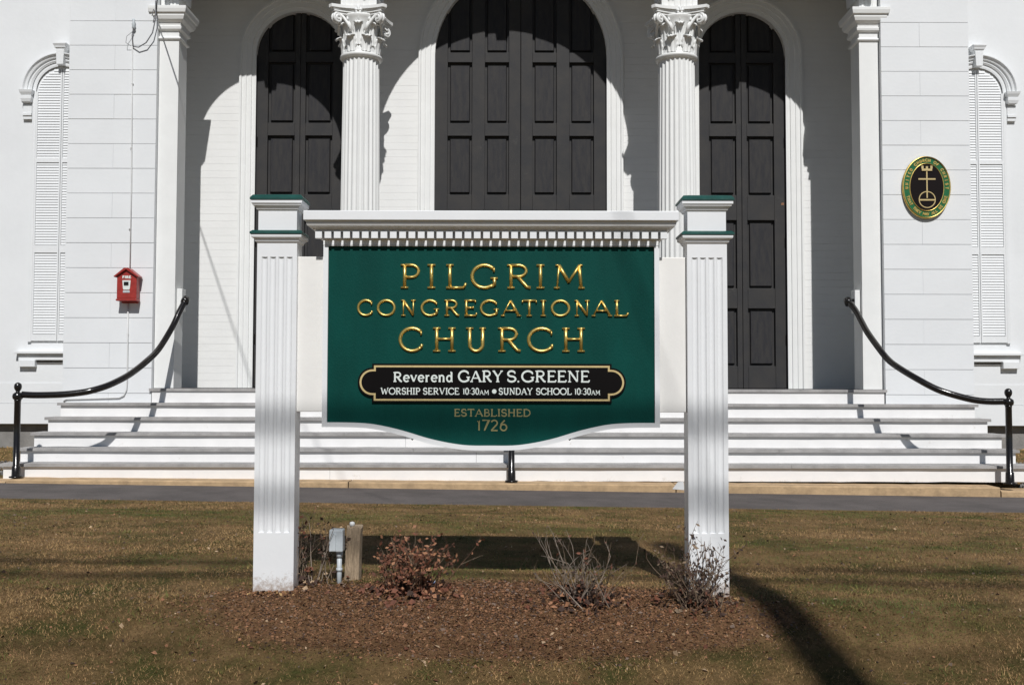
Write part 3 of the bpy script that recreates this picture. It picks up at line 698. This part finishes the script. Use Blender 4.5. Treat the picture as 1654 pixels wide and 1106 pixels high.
def text_line(mb,s,x0,x1,z,hz,y,weight,h,sp=.10):
    tw=sum(G(c)[0]*hz for c in s)+sp*hz*(len(s)-1); k=(x1-x0)/tw; x=x0
    for c in s:
        glyph(mb,c,x,z,hz*k,hz,y,weight,h,False); x+=(G(c)[0]+sp)*hz*k
    return mb
mb=MB(); text_line(mb,'FIRE',xc-.05,xc+.052,1.275,.038,yf,.012,.003,.16); mb.build('lettering','letterwhite',bo)

cd=empty('conduit',(-4.70,12.1,-.2),'thin painted conduit running down the left wall pier past the alarm box','conduit')
MB().tube([(-4.712,12.105,4.17),(-4.70,12.108,3.2),(-4.69,12.105,2.4),(-4.69,12.108,1.42)],.0075,8).build('upper_pipe','conduit',cd)
MB().tube([(-4.705,12.105,.99),(-4.70,12.105,.5),(-4.699,12.105,.02),(-4.705,12.105,-.07),(-4.735,12.105,-.14),(-4.79,12.105,-.168),(-5.1,12.105,-.178),(-5.44,12.105,-.188),(-5.47,12.11,-.215)],.0085,8).build('lower_pipe','conduit',cd)
for zz in (.6,.9,1.9,2.9,3.7): box('pipe_clip',-4.712,-4.69,12.097,12.12,zz,zz+.01,'conduit',cd)
wi=empty('service_wire',(-4.6,12.1,4.2),'thin wires looping from a bracket beside the left pilaster capital','wire')
MB().tube([(-4.70,12.10,4.17),(-4.62,12.07,4.15),(-4.52,12.05,4.20),(-4.44,12.04,4.32),(-4.40,12.03,4.50),(-4.405,12.03,4.72)],.007,6).build('cable','wire',wi)
MB().tube([(-4.70,12.1,4.17),(-4.71,12.09,4.30),(-4.69,12.08,4.42)],.006,6).build('cable','wire',wi)
MB().tube([(-4.69,12.08,4.36),(-4.76,12.05,4.28),(-4.77,12.05,4.2),(-4.72,12.08,4.17)],.003,5).build('cable','wire',wi)
MB().lathe((-4.69,12.08,0),[(.008,4.38),(.022,4.40),(.016,4.42),(.024,4.44),(.014,4.46),(.02,4.49),(.012,4.51)],10).build('insulator','grey',wi)
MB().tube([(-4.42,12.12,4.58),(-4.44,12.06,4.62),(-4.45,12.04,4.56),(-4.44,12.1,4.52)],.006,6).build('hook','wire',wi)

pq=empty('oval_plaque',(5.095,12.09,2.05),'oval green and gold church plaque with crown, cross and orb on the right wall pier','plaque')
pc=(5.094,2.432)
def ell(rx,rz,n=48): return [(pc[0]+rx*math.cos(2*PI*k/n),pc[1]+rz*math.sin(2*PI*k/n)) for k in range(n)]
def ring(mb,rx0,rz0,rx1,rz1,y0,y1,n=56):
    vs=[];
    for k in range(n):
        c_,s_=math.cos(2*PI*k/n),math.sin(2*PI*k/n)
        xm,zm=(rx0+rx1)/2,(rz0+rz1)/2
        vs+=[(pc[0]+rx0*c_,y1,pc[1]+rz0*s_),(pc[0]+xm*c_,y0,pc[1]+zm*s_),(pc[0]+rx1*c_,y1,pc[1]+rz1*s_)]
    fs=[(k*3+j,((k+1)%n)*3+j,((k+1)%n)*3+j+1,k*3+j+1) for k in range(n) for j in range(2)]
    mb.add(vs,[f[::-1] for f in fs],0,True)
MB().ybar(ell(.290,.378),12.085,12.117).build('enamel_band','plaqueg',pq)
MB().ybar(ell(.206,.290),12.080,12.084).build('black_field','plaqueb',pq)
mb=MB(); ring(mb,.278,.366,.300,.388,12.065,12.10); mb.build('rim','gold',pq)
mb=MB(); ring(mb,.202,.286,.216,.300,12.07,12.086); mb.build('inner_rim','gold',pq)
mb=MB()
def oval_text(s,a0,a1,up):
    for i,ch in enumerate(s):
        a=R(a0+(a1-a0)*(i+.5)/len(s)); cx_,cz_=pc[0]+.248*math.cos(a),pc[1]+.333*math.sin(a)
        tx,tz=-.248*math.sin(a),.333*math.cos(a); l=math.hypot(tx,tz); tx/=l; tz/=l
        if up: tx,tz=-tx,-tz
        nx_,nz_=(-tz,tx)
        hz=.042; wd=G(ch)[0]*hz*.8
        glyph(mb,ch,-wd/2,-hz/2,hz*.8,hz,0,.0125,.004,False,fn=lambda u,v,d:(cx_+u*tx+v*nx_,12.084-d,cz_+u*tz+v*nz_))
oval_text('UNITED CHURCH OF CHRIST',186,-6,True)
oval_text('THAT THEY MAY ALL BE ONE',198,342,False)
tag(mb.build('lettering','gold',pq),kind='stuff')
mb=MB(); cx_,cz_=pc
mb.box(cx_-.0075,cx_+.0075,12.074,12.08,cz_-.135,cz_+.20); mb.box(cx_-.105,cx_+.105,12.073,12.08,cz_+.090,cz_+.108)
mb.box(cx_-.10,cx_+.10,12.072,12.08,cz_-.168,cz_-.150)
vs=[];n=36
for k in range(n):
    c_,s_=math.cos(2*PI*k/n),math.sin(2*PI*k/n)
    for r_,y_ in ((.093,12.08),(.094,12.073),(.104,12.073),(.105,12.08)): vs.append((cx_+r_*c_,y_,cz_-.155+r_*s_))
mb.add(vs,[(k*4+j,k*4+j+1,((k+1)%n)*4+j+1,((k+1)%n)*4+j) for k in range(n) for j in range(3)])
mb.box(cx_-.063,cx_+.063,12.067,12.08,cz_+.20,cz_+.226)
for q in (-.055,0,.055): mb.box(cx_+q-.013,cx_+q+.013,12.067,12.08,cz_+.2255,cz_+(.262 if q else .255))
mb.build('emblem','goldpaint',pq)

# ---------------------------------------------------------------- the sign
SXc=-.1015
sign=empty('church_sign',(SXc,4.9,-1.02),'large green church sign with gold letters between two fluted white posts','sign')
def sign_post(xc,zb):
    hw=.0975; y0,y1=4.83,4.945
    # body with four shallow round flutes on the front (and back)
    def outline(fl):
        pts=[(xc-hw,y0)]
        for k in range(4):
            a=xc-.0755+k*.0405
            for j in range(9):
                u=j/8; pts.append((a+u*.030,y0+(.0085*math.sin(PI*u)**.55 if fl else 0)))
        pts+=[(xc+hw,y0),(xc+hw,y1)]
        for k in range(4):
            a=xc+.0755-k*.0405
            for j in range(9):
                u=j/8; pts.append((a-u*.030,y1-(.0085*math.sin(PI*u)**.55 if fl else 0)))
        pts.append((xc-hw,y1)); return pts
    A,B=outline(0),outline(1); n=len(A); mb=MB()
    lv=[(zb-.25,A),(-.7185,A),(-.717,B),(.621,B),(.6225,A),(.70,A)]
    vs=[(x,y,z) for z,o in lv for x,y in o]
    fs=[(i*n+k,i*n+(k+1)%n,(i+1)*n+(k+1)%n,(i+1)*n+k) for i in range(len(lv)-1) for k in range(n)]+[tuple(range(n-1,-1,-1)),tuple(range(5*n,6*n))]
    mb.add(vs,fs); p=mb.build('post','signw',sign,origin=(xc,4.89,zb))
    mb=MB(); ring_moulding(mb,xc-hw,xc+hw,y0,y1,[(0,.690),(.006,.695),(.010,.700),(.010,.706),(.016,.712),(.024,.716),(.026,.722),(.026,.730)]); mb.build('neck_moulding','signw',p)
    mb=MB(); ring_moulding(mb,xc-hw,xc+hw,y0,y1,[(.026,.7305),(.031,.733),(.031,.742),(.020,.751),(0,.752)]); mb.build('green_band','capgreen',p)
    box('cap_block',xc-hw+.003,xc+hw-.003,y0+.003,y1-.003,.752,.8565,'signw',p)
    mb=MB(); ring_moulding(mb,xc-hw,xc+hw,y0,y1,[(0,.853),(.005,.857),(.008,.864),(.012,.868),(.02,.874),(.022,.880),(.027,.884),(.027,.899)]); mb.build('cap_moulding','signw',p)
    mb=MB(); ring_moulding(mb,xc-hw,xc+hw,y0,y1,[(.027,.8995),(.032,.901),(.032,.910),(.020,.925),(-.01,.932)]); mb.build('cap_top','capgreen',p)
    return p
sign_post(-1.1515,-.99); sign_post(.9545,-1.04)
# board with the waved lower edge
def zb_in(x):
    pts=[(0,-.295),(.135,-.292),(.285,-.265),(.44,-.220),(.56,-.194),(.65,-.186),(.795,-.184)]
    u=abs(x-SXc); xs_=[p[0] for p in pts]; zs_=[p[1] for p in pts]
    # smooth interpolation
    for i in range(len(pts)-1):
        if u<=xs_[i+1]+1e-9:
            def sl_(j):
                if j<=0 or j>=len(pts)-1: return 0
                return (zs_[j+1]-zs_[j-1])/(xs_[j+1]-xs_[j-1])
            h_=xs_[i+1]-xs_[i]; s_=(u-xs_[i])/h_
            return (2*s_**3-3*s_**2+1)*zs_[i]+(s_**3-2*s_**2+s_)*h_*sl_(i)+(-2*s_**3+3*s_**2)*zs_[i+1]+(s_**3-s_**2)*h_*sl_(i+1)
    return zs_[-1]
NW=60
inn=[(SXc-.795+1.59*k/NW,zb_in(SXc-.795+1.59*k/NW)) for k in range(NW+1)]
panel=MB().ybar(inn+[(SXc+.795,.6745),(SXc-.795,.6745)],4.822,4.875).build('sign_board','green',sign)
def off(k):
    x=SXc-.795+1.59*k/NW; return x,zb_in(x)
outl=[]
for k in range(NW+1):
    x,z_=off(k); x0_,z0_=off(max(k-1,0)); x1_,z1_=off(min(k+1,NW)); d=Vector((x1_-x0_,z1_-z0_)).normalized()
    u=(x-SXc)/.795; outl.append((SXc+u*.819 if abs(u)>.9999 else x+d.y*.022,z_-.0225/max(.8,1)*1 if abs(u)<.9999 else z_-.0225))
outer=outl+[(SXc+.819,.6765),(SXc-.819,.6765)]; inner=inn+[(SXc+.795,.6735),(SXc-.795,.6735)]
n=len(outer); mb=MB()
vs=[(x,4.808,z_) for x,z_ in outer]+[(x,4.808,z_) for x,z_ in inner]+[(x,4.884,z_) for x,z_ in outer]+[(x,4.884,z_) for x,z_ in inner]
fs=[]
for i in range(n):
    j=(i+1)%n; fs+=[(i,j,j+n,i+n),(i+2*n,i+3*n,j+3*n,j+2*n),(i,i+2*n,j+2*n,j),(i+n,j+n,j+3*n,i+3*n)]
mb.add(vs,fs); mb.build('board_frame','signw',sign)
for s in (-1,1):
    a,bb=sorted((SXc+s*.8195,SXc+s*.957)); box('side_board',a,bb,4.862,4.90,-.134,.628,'signside',sign,bevel=.003)
# cornice
corn=MB()
corn.box(SXc-.852,SXc+.852,4.785,4.92,.7385,.7475)
corn=corn.build('cornice','signw',sign)
mb=MB(); ring_moulding(mb,SXc-.82,SXc+.82,4.81,4.91,[(.030,.7475),(.040,.749),(.044,.754),(.055,.757),(.066,.763),(.071,.772),(.072,.7865)]); mb.build('cove','signw',corn)
box('top_fascia',SXc-.902,SXc+.902,4.722,4.99,.787,.833,'signw',corn,bevel=.003)
box('dentil_backing',SXc-.835,SXc+.835,4.800,4.93,.7065,.738,'signw',corn)
box('frieze',SXc-.8195,SXc+.8195,4.806,4.92,.6775,.706,'signw',corn)
ND=38; d0=MB().box(SXc-.852,SXc-.852+.032,4.768,4.7995,.7065,.738).build('dentil','signw',corn)
for k in range(1,ND): dup(d0,(k*(1.704-.032)/(ND-1),0,0),corn)
# gold letters
def gold(s,boxes,z0,z1,wt):
    for ch,(a,bb) in zip(s,boxes):
        Dg=4.815/1600; x0_=(a-827)*Dg+.0; x1_=(bb-827)*Dg; e=.0
        mb=MB(); glyph(mb,ch,x0_,z0,x1_-x0_,z1-z0,4.822,wt,.011,True,fit=True); o=mb.build('letter','gold',panel)
gold('PILGRIM',[(646,677),(688,704),(719,752),(761,803),(818,858),(865,881),(894,945)],.463,.591,.0175)
gold('CONGREGATIONAL',[(577,600),(609,637),(647,671),(680,708),(717,742),(749,770),(776,805),(810,840),(843,867),(872,883),(891,920),(928,953),(957,988),(992,1015)],.329,.416,.0135)
gold('CHURCH',[(645,681),(699,736),(752,786),(804,842),(853,892),(908,945)],.154,.282,.0175)
# dull gold lines
def T(s,a,bb,z0,z1,wt,m,par,y,name='lettering',h=.0012):
    D=4.82/1600; x0=(a-827)*D; x1=(bb-827)*D; hz=z1-z0; sp=.10
    tw=sum(G(c)[0]*hz for c in s)+sp*hz*(len(s)-1); k=(x1-x0)/tw; x=x0
    for c in s:
        mb=MB(); glyph(mb,c,x,z0,hz*k,hz,y,wt,h,False); x+=(G(c)[0]+sp)*hz*k; mb.build('letter',m,par)
T('ESTABLISHED',734,857,-.156,-.117,.0062,'estgold',panel,4.822)
T('1726',771,820,-.226,-.169,.0075,'estgold',panel,4.822)
# black name plate with gold line
def plate_outline(e):   # e: outset from the gold line's centre
    x1_,zt,zb_=.568,.0875,-.0745; zc=.0105; r=.0575
    right=[(x1_+e,zb_-e),(x1_+e,zc-r-e)]+[(x1_+.012+(r*1.0+e)*math.cos(a),zc+(r+e)*math.sin(a)) for a in [R(-90+180*k/16) for k in range(17)]]+[(x1_+e,zc+r+e),(x1_+e,zt+e)]
    left=[(-x,z_) for x,z_ in right[::-1]]
    # left half is bottom-to-top mirrored; build ccw: bottom left -> bottom right -> ... 
    return [(SXc+x+.004,z_) for x,z_ in right+left]
def fix(o):      # order: start bottom right going up, across the top, down the left side
    return o
po=plate_outline(.0135)
npl=MB().ybar(po,4.812,4.8215).build('name_plate','black',sign)
oa,ob=plate_outline(.0045),plate_outline(-.0045); n=len(oa); mb=MB()
vs=[(x,4.8105,z_) for x,z_ in oa]+[(x,4.8105,z_) for x,z_ in ob]+[(x,4.812,z_) for x,z_ in oa]+[(x,4.812,z_) for x,z_ in ob]
mb.add(vs,[f for i in range(n) for j in [(i+1)%n] for f in ((i,j,j+n,i+n),(i+2*n,j+2*n,j,i),(i+n,j+n,j+3*n,i+3*n))]); mb.build('gold_line','goldpaint',npl)
YN=4.812
T('Reverend',636,732,.010,.062,.0085,'letterwhite',npl,YN)
T('GARY',741,812,.010,.070,.0088,'letterwhite',npl,YN)
T('S',819,834,.010,.070,.0088,'letterwhite',npl,YN)
box('full_stop',(836-827)*4.81/1600,(838.6-827)*4.81/1600,YN-.0012,YN,.011,.019,'letterwhite',npl)
T('GREENE',843,952,.010,.070,.0088,'letterwhite',npl,YN)
for s,a,bb,z1 in (('WORSHIP',616,679,-.015),('SERVICE',684,742,-.015),('10:30',748,774,-.015),('AM',775,790,-.026),('SUNDAY',806,860,-.015),('SCHOOL',866,923,-.015),('10:30',928,954,-.015),('AM',955,969,-.026)):
    T(s,a,bb,-.0500,z1,.0052 if z1>-.02 else .0036,'letterwhite',npl,YN,h=.001)
mb=MB(); bx=(798.5-827)*4.81/1600; mb.ybar([(bx+.011*math.cos(2*PI*k/16),-.033+.011*math.sin(2*PI*k/16)) for k in range(16)],YN-.001,YN); mb.build('bullet','letterwhite',npl)
for x,z_ in ((-.484,-.252),(.284,-.252)):
    MB().tube([(x,4.86,z_+.03),(x,4.858,z_),(x+.004,4.855,z_-.012),(x-.002,4.85,z_-.018),(x-.006,4.855,z_-.012)],.0032,6).build('screw_eye','twigred',sign)

# ---------------------------------------------------------------- bed furniture
def ground_z(x,y): return float(gz(x,y))
st=empty('wooden_stake',(-.812,5.10,ground_z(-.812,5.1)),'short weathered wooden stake post standing by the grey electrical box','post')
g0=ground_z(-.812,5.1); mb=MB(); vs=[]
for i,z_ in enumerate((g0-.1,g0+.06,g0+.15,g0+.24,-.727)):
    for k in range(12):
        a=2*PI*k/12+PI/12; r=.041*(1+.10*noise.noise(Vector((math.cos(a)*2,math.sin(a)*2,i*.4))))
        sq=1/max(abs(math.cos(a)),abs(math.sin(a)))**.55
        vs.append((-.812+.003*i+r*sq*math.cos(a),5.10+r*sq*math.sin(a),z_+(.01*math.sin(k*2.3) if i==4 else 0)))
mb.add(vs,[(i*12+k,i*12+(k+1)%12,(i+1)*12+(k+1)%12,(i+1)*12+k) for i in range(4) for k in range(12)]+[tuple(range(48,60))]); mb.build('stake','stump',st)
MB().lathe((-.812,5.08,0),[(.012,-.722),(.014,-.706),(.010,-.70),(.004,-.698)],10).build('white_cap','conduit',st)
eb=empty('electrical_box',(-.868,5.0,ground_z(-.868,5.0)),'small grey electrical box on a conduit stub beside the left sign post','electrical box')
bx=MB(); bx.box(-.907,-.838,4.955,5.02,-.832,-.722); bx=bx.build('box','grey',eb,bevel=.006)
mb=MB(); mb.ybar([(-.900,-.825),(-.872,-.825),(-.872,-.745),(-.888,-.735),(-.900,-.745)],4.945,4.955); mb.build('cover','grey',bx)
mb=MB(); mb.tube([(-.860,4.99,ground_z(-.86,5)-.05),(-.860,4.99,-.832)],.0125,12); mb.tube([(-.860,4.99,-.862),(-.860,4.99,-.832)],.017,12); mb.tube([(-.860,4.99,-.93),(-.860,4.99,-.915)],.016,12); mb.build('conduit_stub','grey',eb)
lt=MB(); gx,gy=-.413,4.9; g0=ground_z(gx,gy)+.004
vs=[(gx-.035+.014*i,gy+.02*math.sin(i*1.7)+.02*j,g0+.01+.014*math.sin(i*2.1+j*1.3)) for j in range(3) for i in range(6)]
lt.add(vs,[(j*6+i,j*6+i+1,(j+1)*6+i+1,(j+1)*6+i) for j in range(2) for i in range(5)]); vs2=[(x,y+.004,z_-.003) for x,y,z_ in vs]; lt.add(vs2,[(j*6+i,(j+1)*6+i,(j+1)*6+i+1,j*6+i+1) for j in range(2) for i in range(5)])
tag(lt.build('litter','blue'),'crumpled blue and white wrapper lying beside the reddish shrub','litter')

def shrub(x,y,label,n,hmin,hmax,spread,stem,leafm,nleaf,seed,low=0,tr=.0032):
    rnd=random.Random(seed); g0=ground_z(x,y)
    e=empty('shrub',(x,y,g0),label,'shrub'); tw=MB(); lf=MB()
    def grow(p,d,L,r,depth):
        seg=4; pts=[p]; q=p.copy(); dd=d.copy()
        for i in range(seg):
            dd=(dd+Vector((rnd.gauss(0,.10),rnd.gauss(0,.10),rnd.gauss(.03,.06)))).normalized(); q=q+dd*L/seg; pts.append(q.copy())
            if depth<2 and i>0 and rnd.random()<(.75 if depth==0 else .5):
                sd=(dd+Vector((rnd.gauss(0,.5),rnd.gauss(0,.5),rnd.gauss(.1,.2)))).normalized()
                grow(q.copy(),sd,L*rnd.uniform(.3,.55),r*.6,depth+1)
            if rnd.random()<nleaf:
                s=rnd.uniform(.006,.016); c=q+Vector((rnd.gauss(0,.01),rnd.gauss(0,.01),rnd.gauss(0,.01)))
                u=Vector((rnd.gauss(0,1),rnd.gauss(0,1),rnd.gauss(0,1))).normalized(); v=u.orthogonal().normalized()
                lf.add([c-u*s,c+v*s*.55,c+u*s,c-v*s*.55],[(0,1,2,3)],rnd.choice([0,0,1]))
        tw.tube(pts,[r*(1-.6*i/seg) for i in range(seg+1)],4,rnd.choice([0,0,1]),caps=False)
    for k in range(n):
        a=rnd.uniform(0,2*PI); t_=rnd.random()**.7*spread
        d=Vector((math.cos(a)*t_,math.sin(a)*t_*.7,1)).normalized()
        grow(Vector((x+rnd.gauss(0,.05),y+rnd.gauss(0,.03),g0-.01)),d,rnd.uniform(hmin,hmax),tr*rnd.uniform(.6,1.1),0)
    # leaves caught at the foot
    for k in range(low):
        a=rnd.uniform(0,2*PI); rr=abs(rnd.gauss(0,.11)); cx_,cy_=x+rr*1.3*math.cos(a),y+rr*.8*math.sin(a)
        c=Vector((cx_,cy_,ground_z(cx_,cy_)+abs(rnd.gauss(.02,.04))*max(0,1-rr/.25))); s=rnd.uniform(.008,.022)
        u=Vector((rnd.gauss(0,1),rnd.gauss(0,1),rnd.gauss(0,.6))).normalized(); v=u.orthogonal().normalized()
        m_=(u+v*.8)*s; lf.add([c-u*s,c+v*s*.6+Vector((0,0,s*.3)),c+u*s,c-v*s*.6],[(0,1,2),(0,2,3)],rnd.choice([0,0,0,1,2]))
    tw.build('stems',stem,e); 
    if lf.v: lf.build('leaves',leafm,e)
    return e
shrub(-.49,4.78,'leafless red-brown shrub with rusty leaves right of the wooden stake',64,.10,.25,1.15,['twigred','twig'],['leafred','leaforange','leafdark'],.42,11,600)
shrub(.33,4.70,'pale grey leafless shrub in front of the middle right of the bed',38,.12,.27,1.0,['twigpale','twig'],['leafdark','leafred','leaforange'],.05,12,420,.0034)
shrub(.87,4.70,'bare brown twiggy shrub growing in front of the right sign post',46,.12,.29,.9,['twig','twigred'],['leafdark','twig','leafred'],.35,13,200)
shrub(-1.02,4.98,'sparse thin dry shrub just right of the left sign post base',24,.16,.33,.42,['twig','twigpale'],['leafdark','leafred','leafpale'],.25,14,90)

# ---------------------------------------------------------------- lawn blades, litter, mulch
def stuff_mesh(name,V,F,mi,mats,label,k):
    me=bpy.data.meshes.new(name); nv=len(V); nf=len(F)//k
    me.vertices.add(nv); me.vertices.foreach_set('co',V.astype(np.float32).ravel())
    me.loops.add(nf*k); me.loops.foreach_set('vertex_index',F.astype(np.int32))
    me.polygons.add(nf); me.polygons.foreach_set('loop_start',np.arange(0,nf*k,k,dtype=np.int32)); me.polygons.foreach_set('loop_total',np.full(nf,k,dtype=np.int32))
    for m in mats: me.materials.append(M[m])
    me.polygons.foreach_set('material_index',mi.astype(np.int32)); me.update(calc_edges=True)
    ob=bpy.data.objects.new(name,me); col.objects.link(ob); W[name]=Vector((0,0,0)); return tag(ob,label,kind='stuff')
def vnoise(x,y,s,seed=0):
    # cheap smooth value noise
    xs_,ys_=x*s+seed*17.3,y*s+seed*9.1; xi,yi=np.floor(xs_).astype(int),np.floor(ys_).astype(int); xf,yf_=xs_-xi,ys_-yi
    def h(a,b_): v=np.sin(a*127.1+b_*311.7+seed*74.7)*43758.5453; return v-np.floor(v)
    u,v=xf*xf*(3-2*xf),yf_*yf_*(3-2*yf_)
    return (h(xi,yi)*(1-u)+h(xi+1,yi)*u)*(1-v)+(h(xi,yi+1)*(1-u)+h(xi+1,yi+1)*u)*v
def fbm(x,y,s,seed=0): return (vnoise(x,y,s,seed)+.5*vnoise(x,y,s*2.1,seed+1)+.25*vnoise(x,y,s*4.3,seed+2)+.125*vnoise(x,y,s*9,seed+3))/1.875
N=620000
y=3.2+(9.33-3.2)*rng.random(N)**1.0; x=(rng.random(N)*2-1)*(.56*y+.5)
dens=np.clip(1.25-.05*y,0,1)*(.15+1.15*fbm(x,y,1.6,3))*.9; mu=mulch_f(x,y)+.5*(fbm(x,y,3,9)-.5)
dens*=np.where(mu>.0,np.clip(.25-mu*.9,0.02,1),1)
keep=rng.random(N)<dens; x,y,mu=x[keep],y[keep],mu[keep]; N=len(x); z=gz(x,y)
edge=9.27+.02*np.sin(x*5)
nc=260; cy_=3.4+5.7*rng.random(nc); cx_=(rng.random(nc)*2-1)*(.56*cy_+.4); ok=mulch_f(cx_,cy_)<0; cx_,cy_=cx_[ok],cy_[ok]; kk=70
tx=np.repeat(cx_,kk)+rng.normal(size=len(cx_)*kk)*.035; ty=np.repeat(cy_,kk)+rng.normal(size=len(cx_)*kk)*.025
x=np.concatenate([x,tx]); y=np.concatenate([y,ty]); nt_=len(tx); z=gz(x,y); N=len(x)
ang=rng.random(N)*2*PI; lean=rng.random(N)*1.0+.65; hgt=(.005+.011*rng.random(N))*(.7+.7*fbm(x,y,2.5,5)); hgt*=np.where(rng.random(N)<.02,1.9,1)
hgt[-nt_:]*=2.0
wd=.0009+.0011*rng.random(N); dx,dy=np.cos(ang),np.sin(ang)
b0=np.stack([x-dy*wd,y+dx*wd,z-.002],1); b1=np.stack([x+dy*wd,y-dx*wd,z-.002],1)
tip=np.stack([x+dx*hgt*np.sin(lean)*1.5,y+dy*hgt*np.sin(lean)*1.5,z+hgt*np.maximum(np.cos(lean),.12)+.003],1)
V=np.stack([b0,b1,tip],1).reshape(-1,3)
gf=.5+1.9*(fbm(x*.6,y*1.3,1.5,21)*.6+fbm(x*.5,y*2,3.2,31)*.4-.5); r_=rng.random(N)*.30+gf
mi=np.where(r_<.52,0,np.where(r_<.70,1,np.where(r_<.90,2,3)))
mi[-nt_:]=rng.choice([0,1,2,3],size=nt_,p=[.2,.15,.3,.35])
stuff_mesh('grass',V,np.arange(3*N),mi,['g1','g2','g3','g4'],'short dormant brown and olive lawn grass',3)
def chips(name,x,y,smin,smax,mats,probs,label,flat=.35,aspect=.5):
    n=len(x); z=gz(x,y); s=smin+(smax-smin)*rng.random(n)**2
    u=rng.normal(size=(n,3)); u[:,2]*=flat; u/=np.linalg.norm(u,axis=1)[:,None]
    t2=rng.normal(size=(n,3)); t2[:,2]*=flat; v=t2-(t2*u).sum(1)[:,None]*u; v/=np.linalg.norm(v,axis=1)[:,None]
    c=np.stack([x,y,z+s*.35],1); bulge=np.array([0,0,1])*(s*.3)[:,None]
    asp=(aspect*(.4+rng.random(n)))[:,None]
    V=np.stack([c-u*s[:,None],c+v*s[:,None]*asp+bulge,c+u*s[:,None],c-v*s[:,None]*asp+bulge*.3],1).reshape(-1,3)
    mi=rng.choice(len(mats),size=n,p=probs)
    return stuff_mesh(name,V,np.arange(4*n),mi,mats,label,4)
n=70000; x=-.08+rng.normal(size=n)*.85; y=4.62+rng.normal(size=n)*.28
k=(mulch_f(x,y)+.5*(fbm(x,y,3,9)-.5))>rng.random(n)*.25-.22; x,y=x[k],y[k]
chips('mulch',x,y,.002,.009,['m1','m2','m3','leafdark','leafpale'],[.40,.33,.10,.16,.01],'red-brown bark mulch round the shrubs and sign posts')
n=5200; y=3.3+6*rng.random(n); x=(rng.random(n)*2-1)*(.56*y+.4)
chips('dead_leaves',x,y,.004,.014,['leafpale','leaforange','leafdark','m3'],[.13,.22,.42,.23],'scattered dead leaves and bits on the lawn')
n=420; x=-.05+rng.normal(size=n)*.75; y=4.35+rng.normal(size=n)*.28
chips('leaf_litter',x,y,.005,.016,['leafpale','leaforange','m3','leafred'],[.17,.33,.28,.22],'larger dead leaves strewn over the mulch bed',.5,.7)
dx_=[];dy_=[]
for px_ in (-1.1515,.9545):
    n=420; dx_.append(px_+(rng.random(n)*2-1)*.14); dy_.append(4.815-np.abs(rng.normal(size=n))*.03)
n=700; dx_.append((rng.random(n)*2-1)*5.4); dy_.append(10.52-np.abs(rng.normal(size=n))*.04)
chips('debris',np.concatenate(dx_),np.concatenate(dy_),.004,.014,['m1','m2','g1','leafdark','leaforange'],[.3,.25,.25,.12,.08],'bits of bark and straw banked against the posts and kerb',.9,.5)
# gravel beside the steps
xs_=[];ys_=[]
for s in (-1,1):
    n=2600; xs_.append(s*(5.62+rng.random(n)*1.9)); ys_.append(10.9+rng.random(n)*1.1)
chips('gravel',np.concatenate(xs_),np.concatenate(ys_),.010,.035,['gravel','foundation','m3'],[.55,.3,.15],'grey gravel beside the ends of the steps',.8,.9)
n=9000; y=11.9+1.4*rng.random(n); x=np.where(rng.random(n)<.5,-1,1)*(5.6+2.4*rng.random(n))
chips('dry_grass',x,y,.008,.03,['g1','g3','g4'],[.5,.35,.15],'dry yellow grass at the foot of the church wings',1.2,.12)

# ---------------------------------------------------------------- utility pole and cables behind the camera
gp=ground_z(2.6,-5.5)
up=empty('utility_pole',(2.665,-5.5,gp),'tall brown wooden utility pole beyond the lawn, carrying horizontal cables','utility pole')
pb=MB().tube([(2.665,-5.5,gp-.3),(2.67,-5.5,3),(2.665,-5.5,9),(2.665,-5.5,11.2)],[.185,.170,.125,.110],14).build('pole','pole',up)
cb=[(10.50,.034,.3,'thick black cable on the utility pole, highest of the three'),(10.12,.030,.3,'thick black cable on the utility pole, middle of the three'),(9.0,.010,.3,'thinner black cable on the utility pole, lowest of the three')]
for h_,r_,sag,lab in cb:
    pts=[(2.56+u*32,-5.5-.14,h_-sag+sag*abs(u)**2*4*.25+sag*.0) for u in [i/14 for i in range(-14,15)]]
    pts=[(x_,y_,h_-.25*sag*math.cos(0)+sag*((x_-2.56)/32)**2) for x_,y_,_ in pts]
    tag(MB().tube(pts,r_,8).build('overhead_cable','cable'),lab,'cable','overhead cables along the street')
dw=MB().tube([(-4.42+u*7.06,12.1-u*17.6,4.60+u*4.6-1.2*u*(1-u)*.3) for u in [i/20 for i in range(21)]],.008,6)
tag(dw.build('service_drop','cable'),'thin service wire from the utility pole to the left pilaster of the church','wire')

# lift everything so that the eye is at its height above the world's zero
for o in list(sc.objects):
    if o.parent is None and o is not cam and o is not sun: o.location.z+=EYE
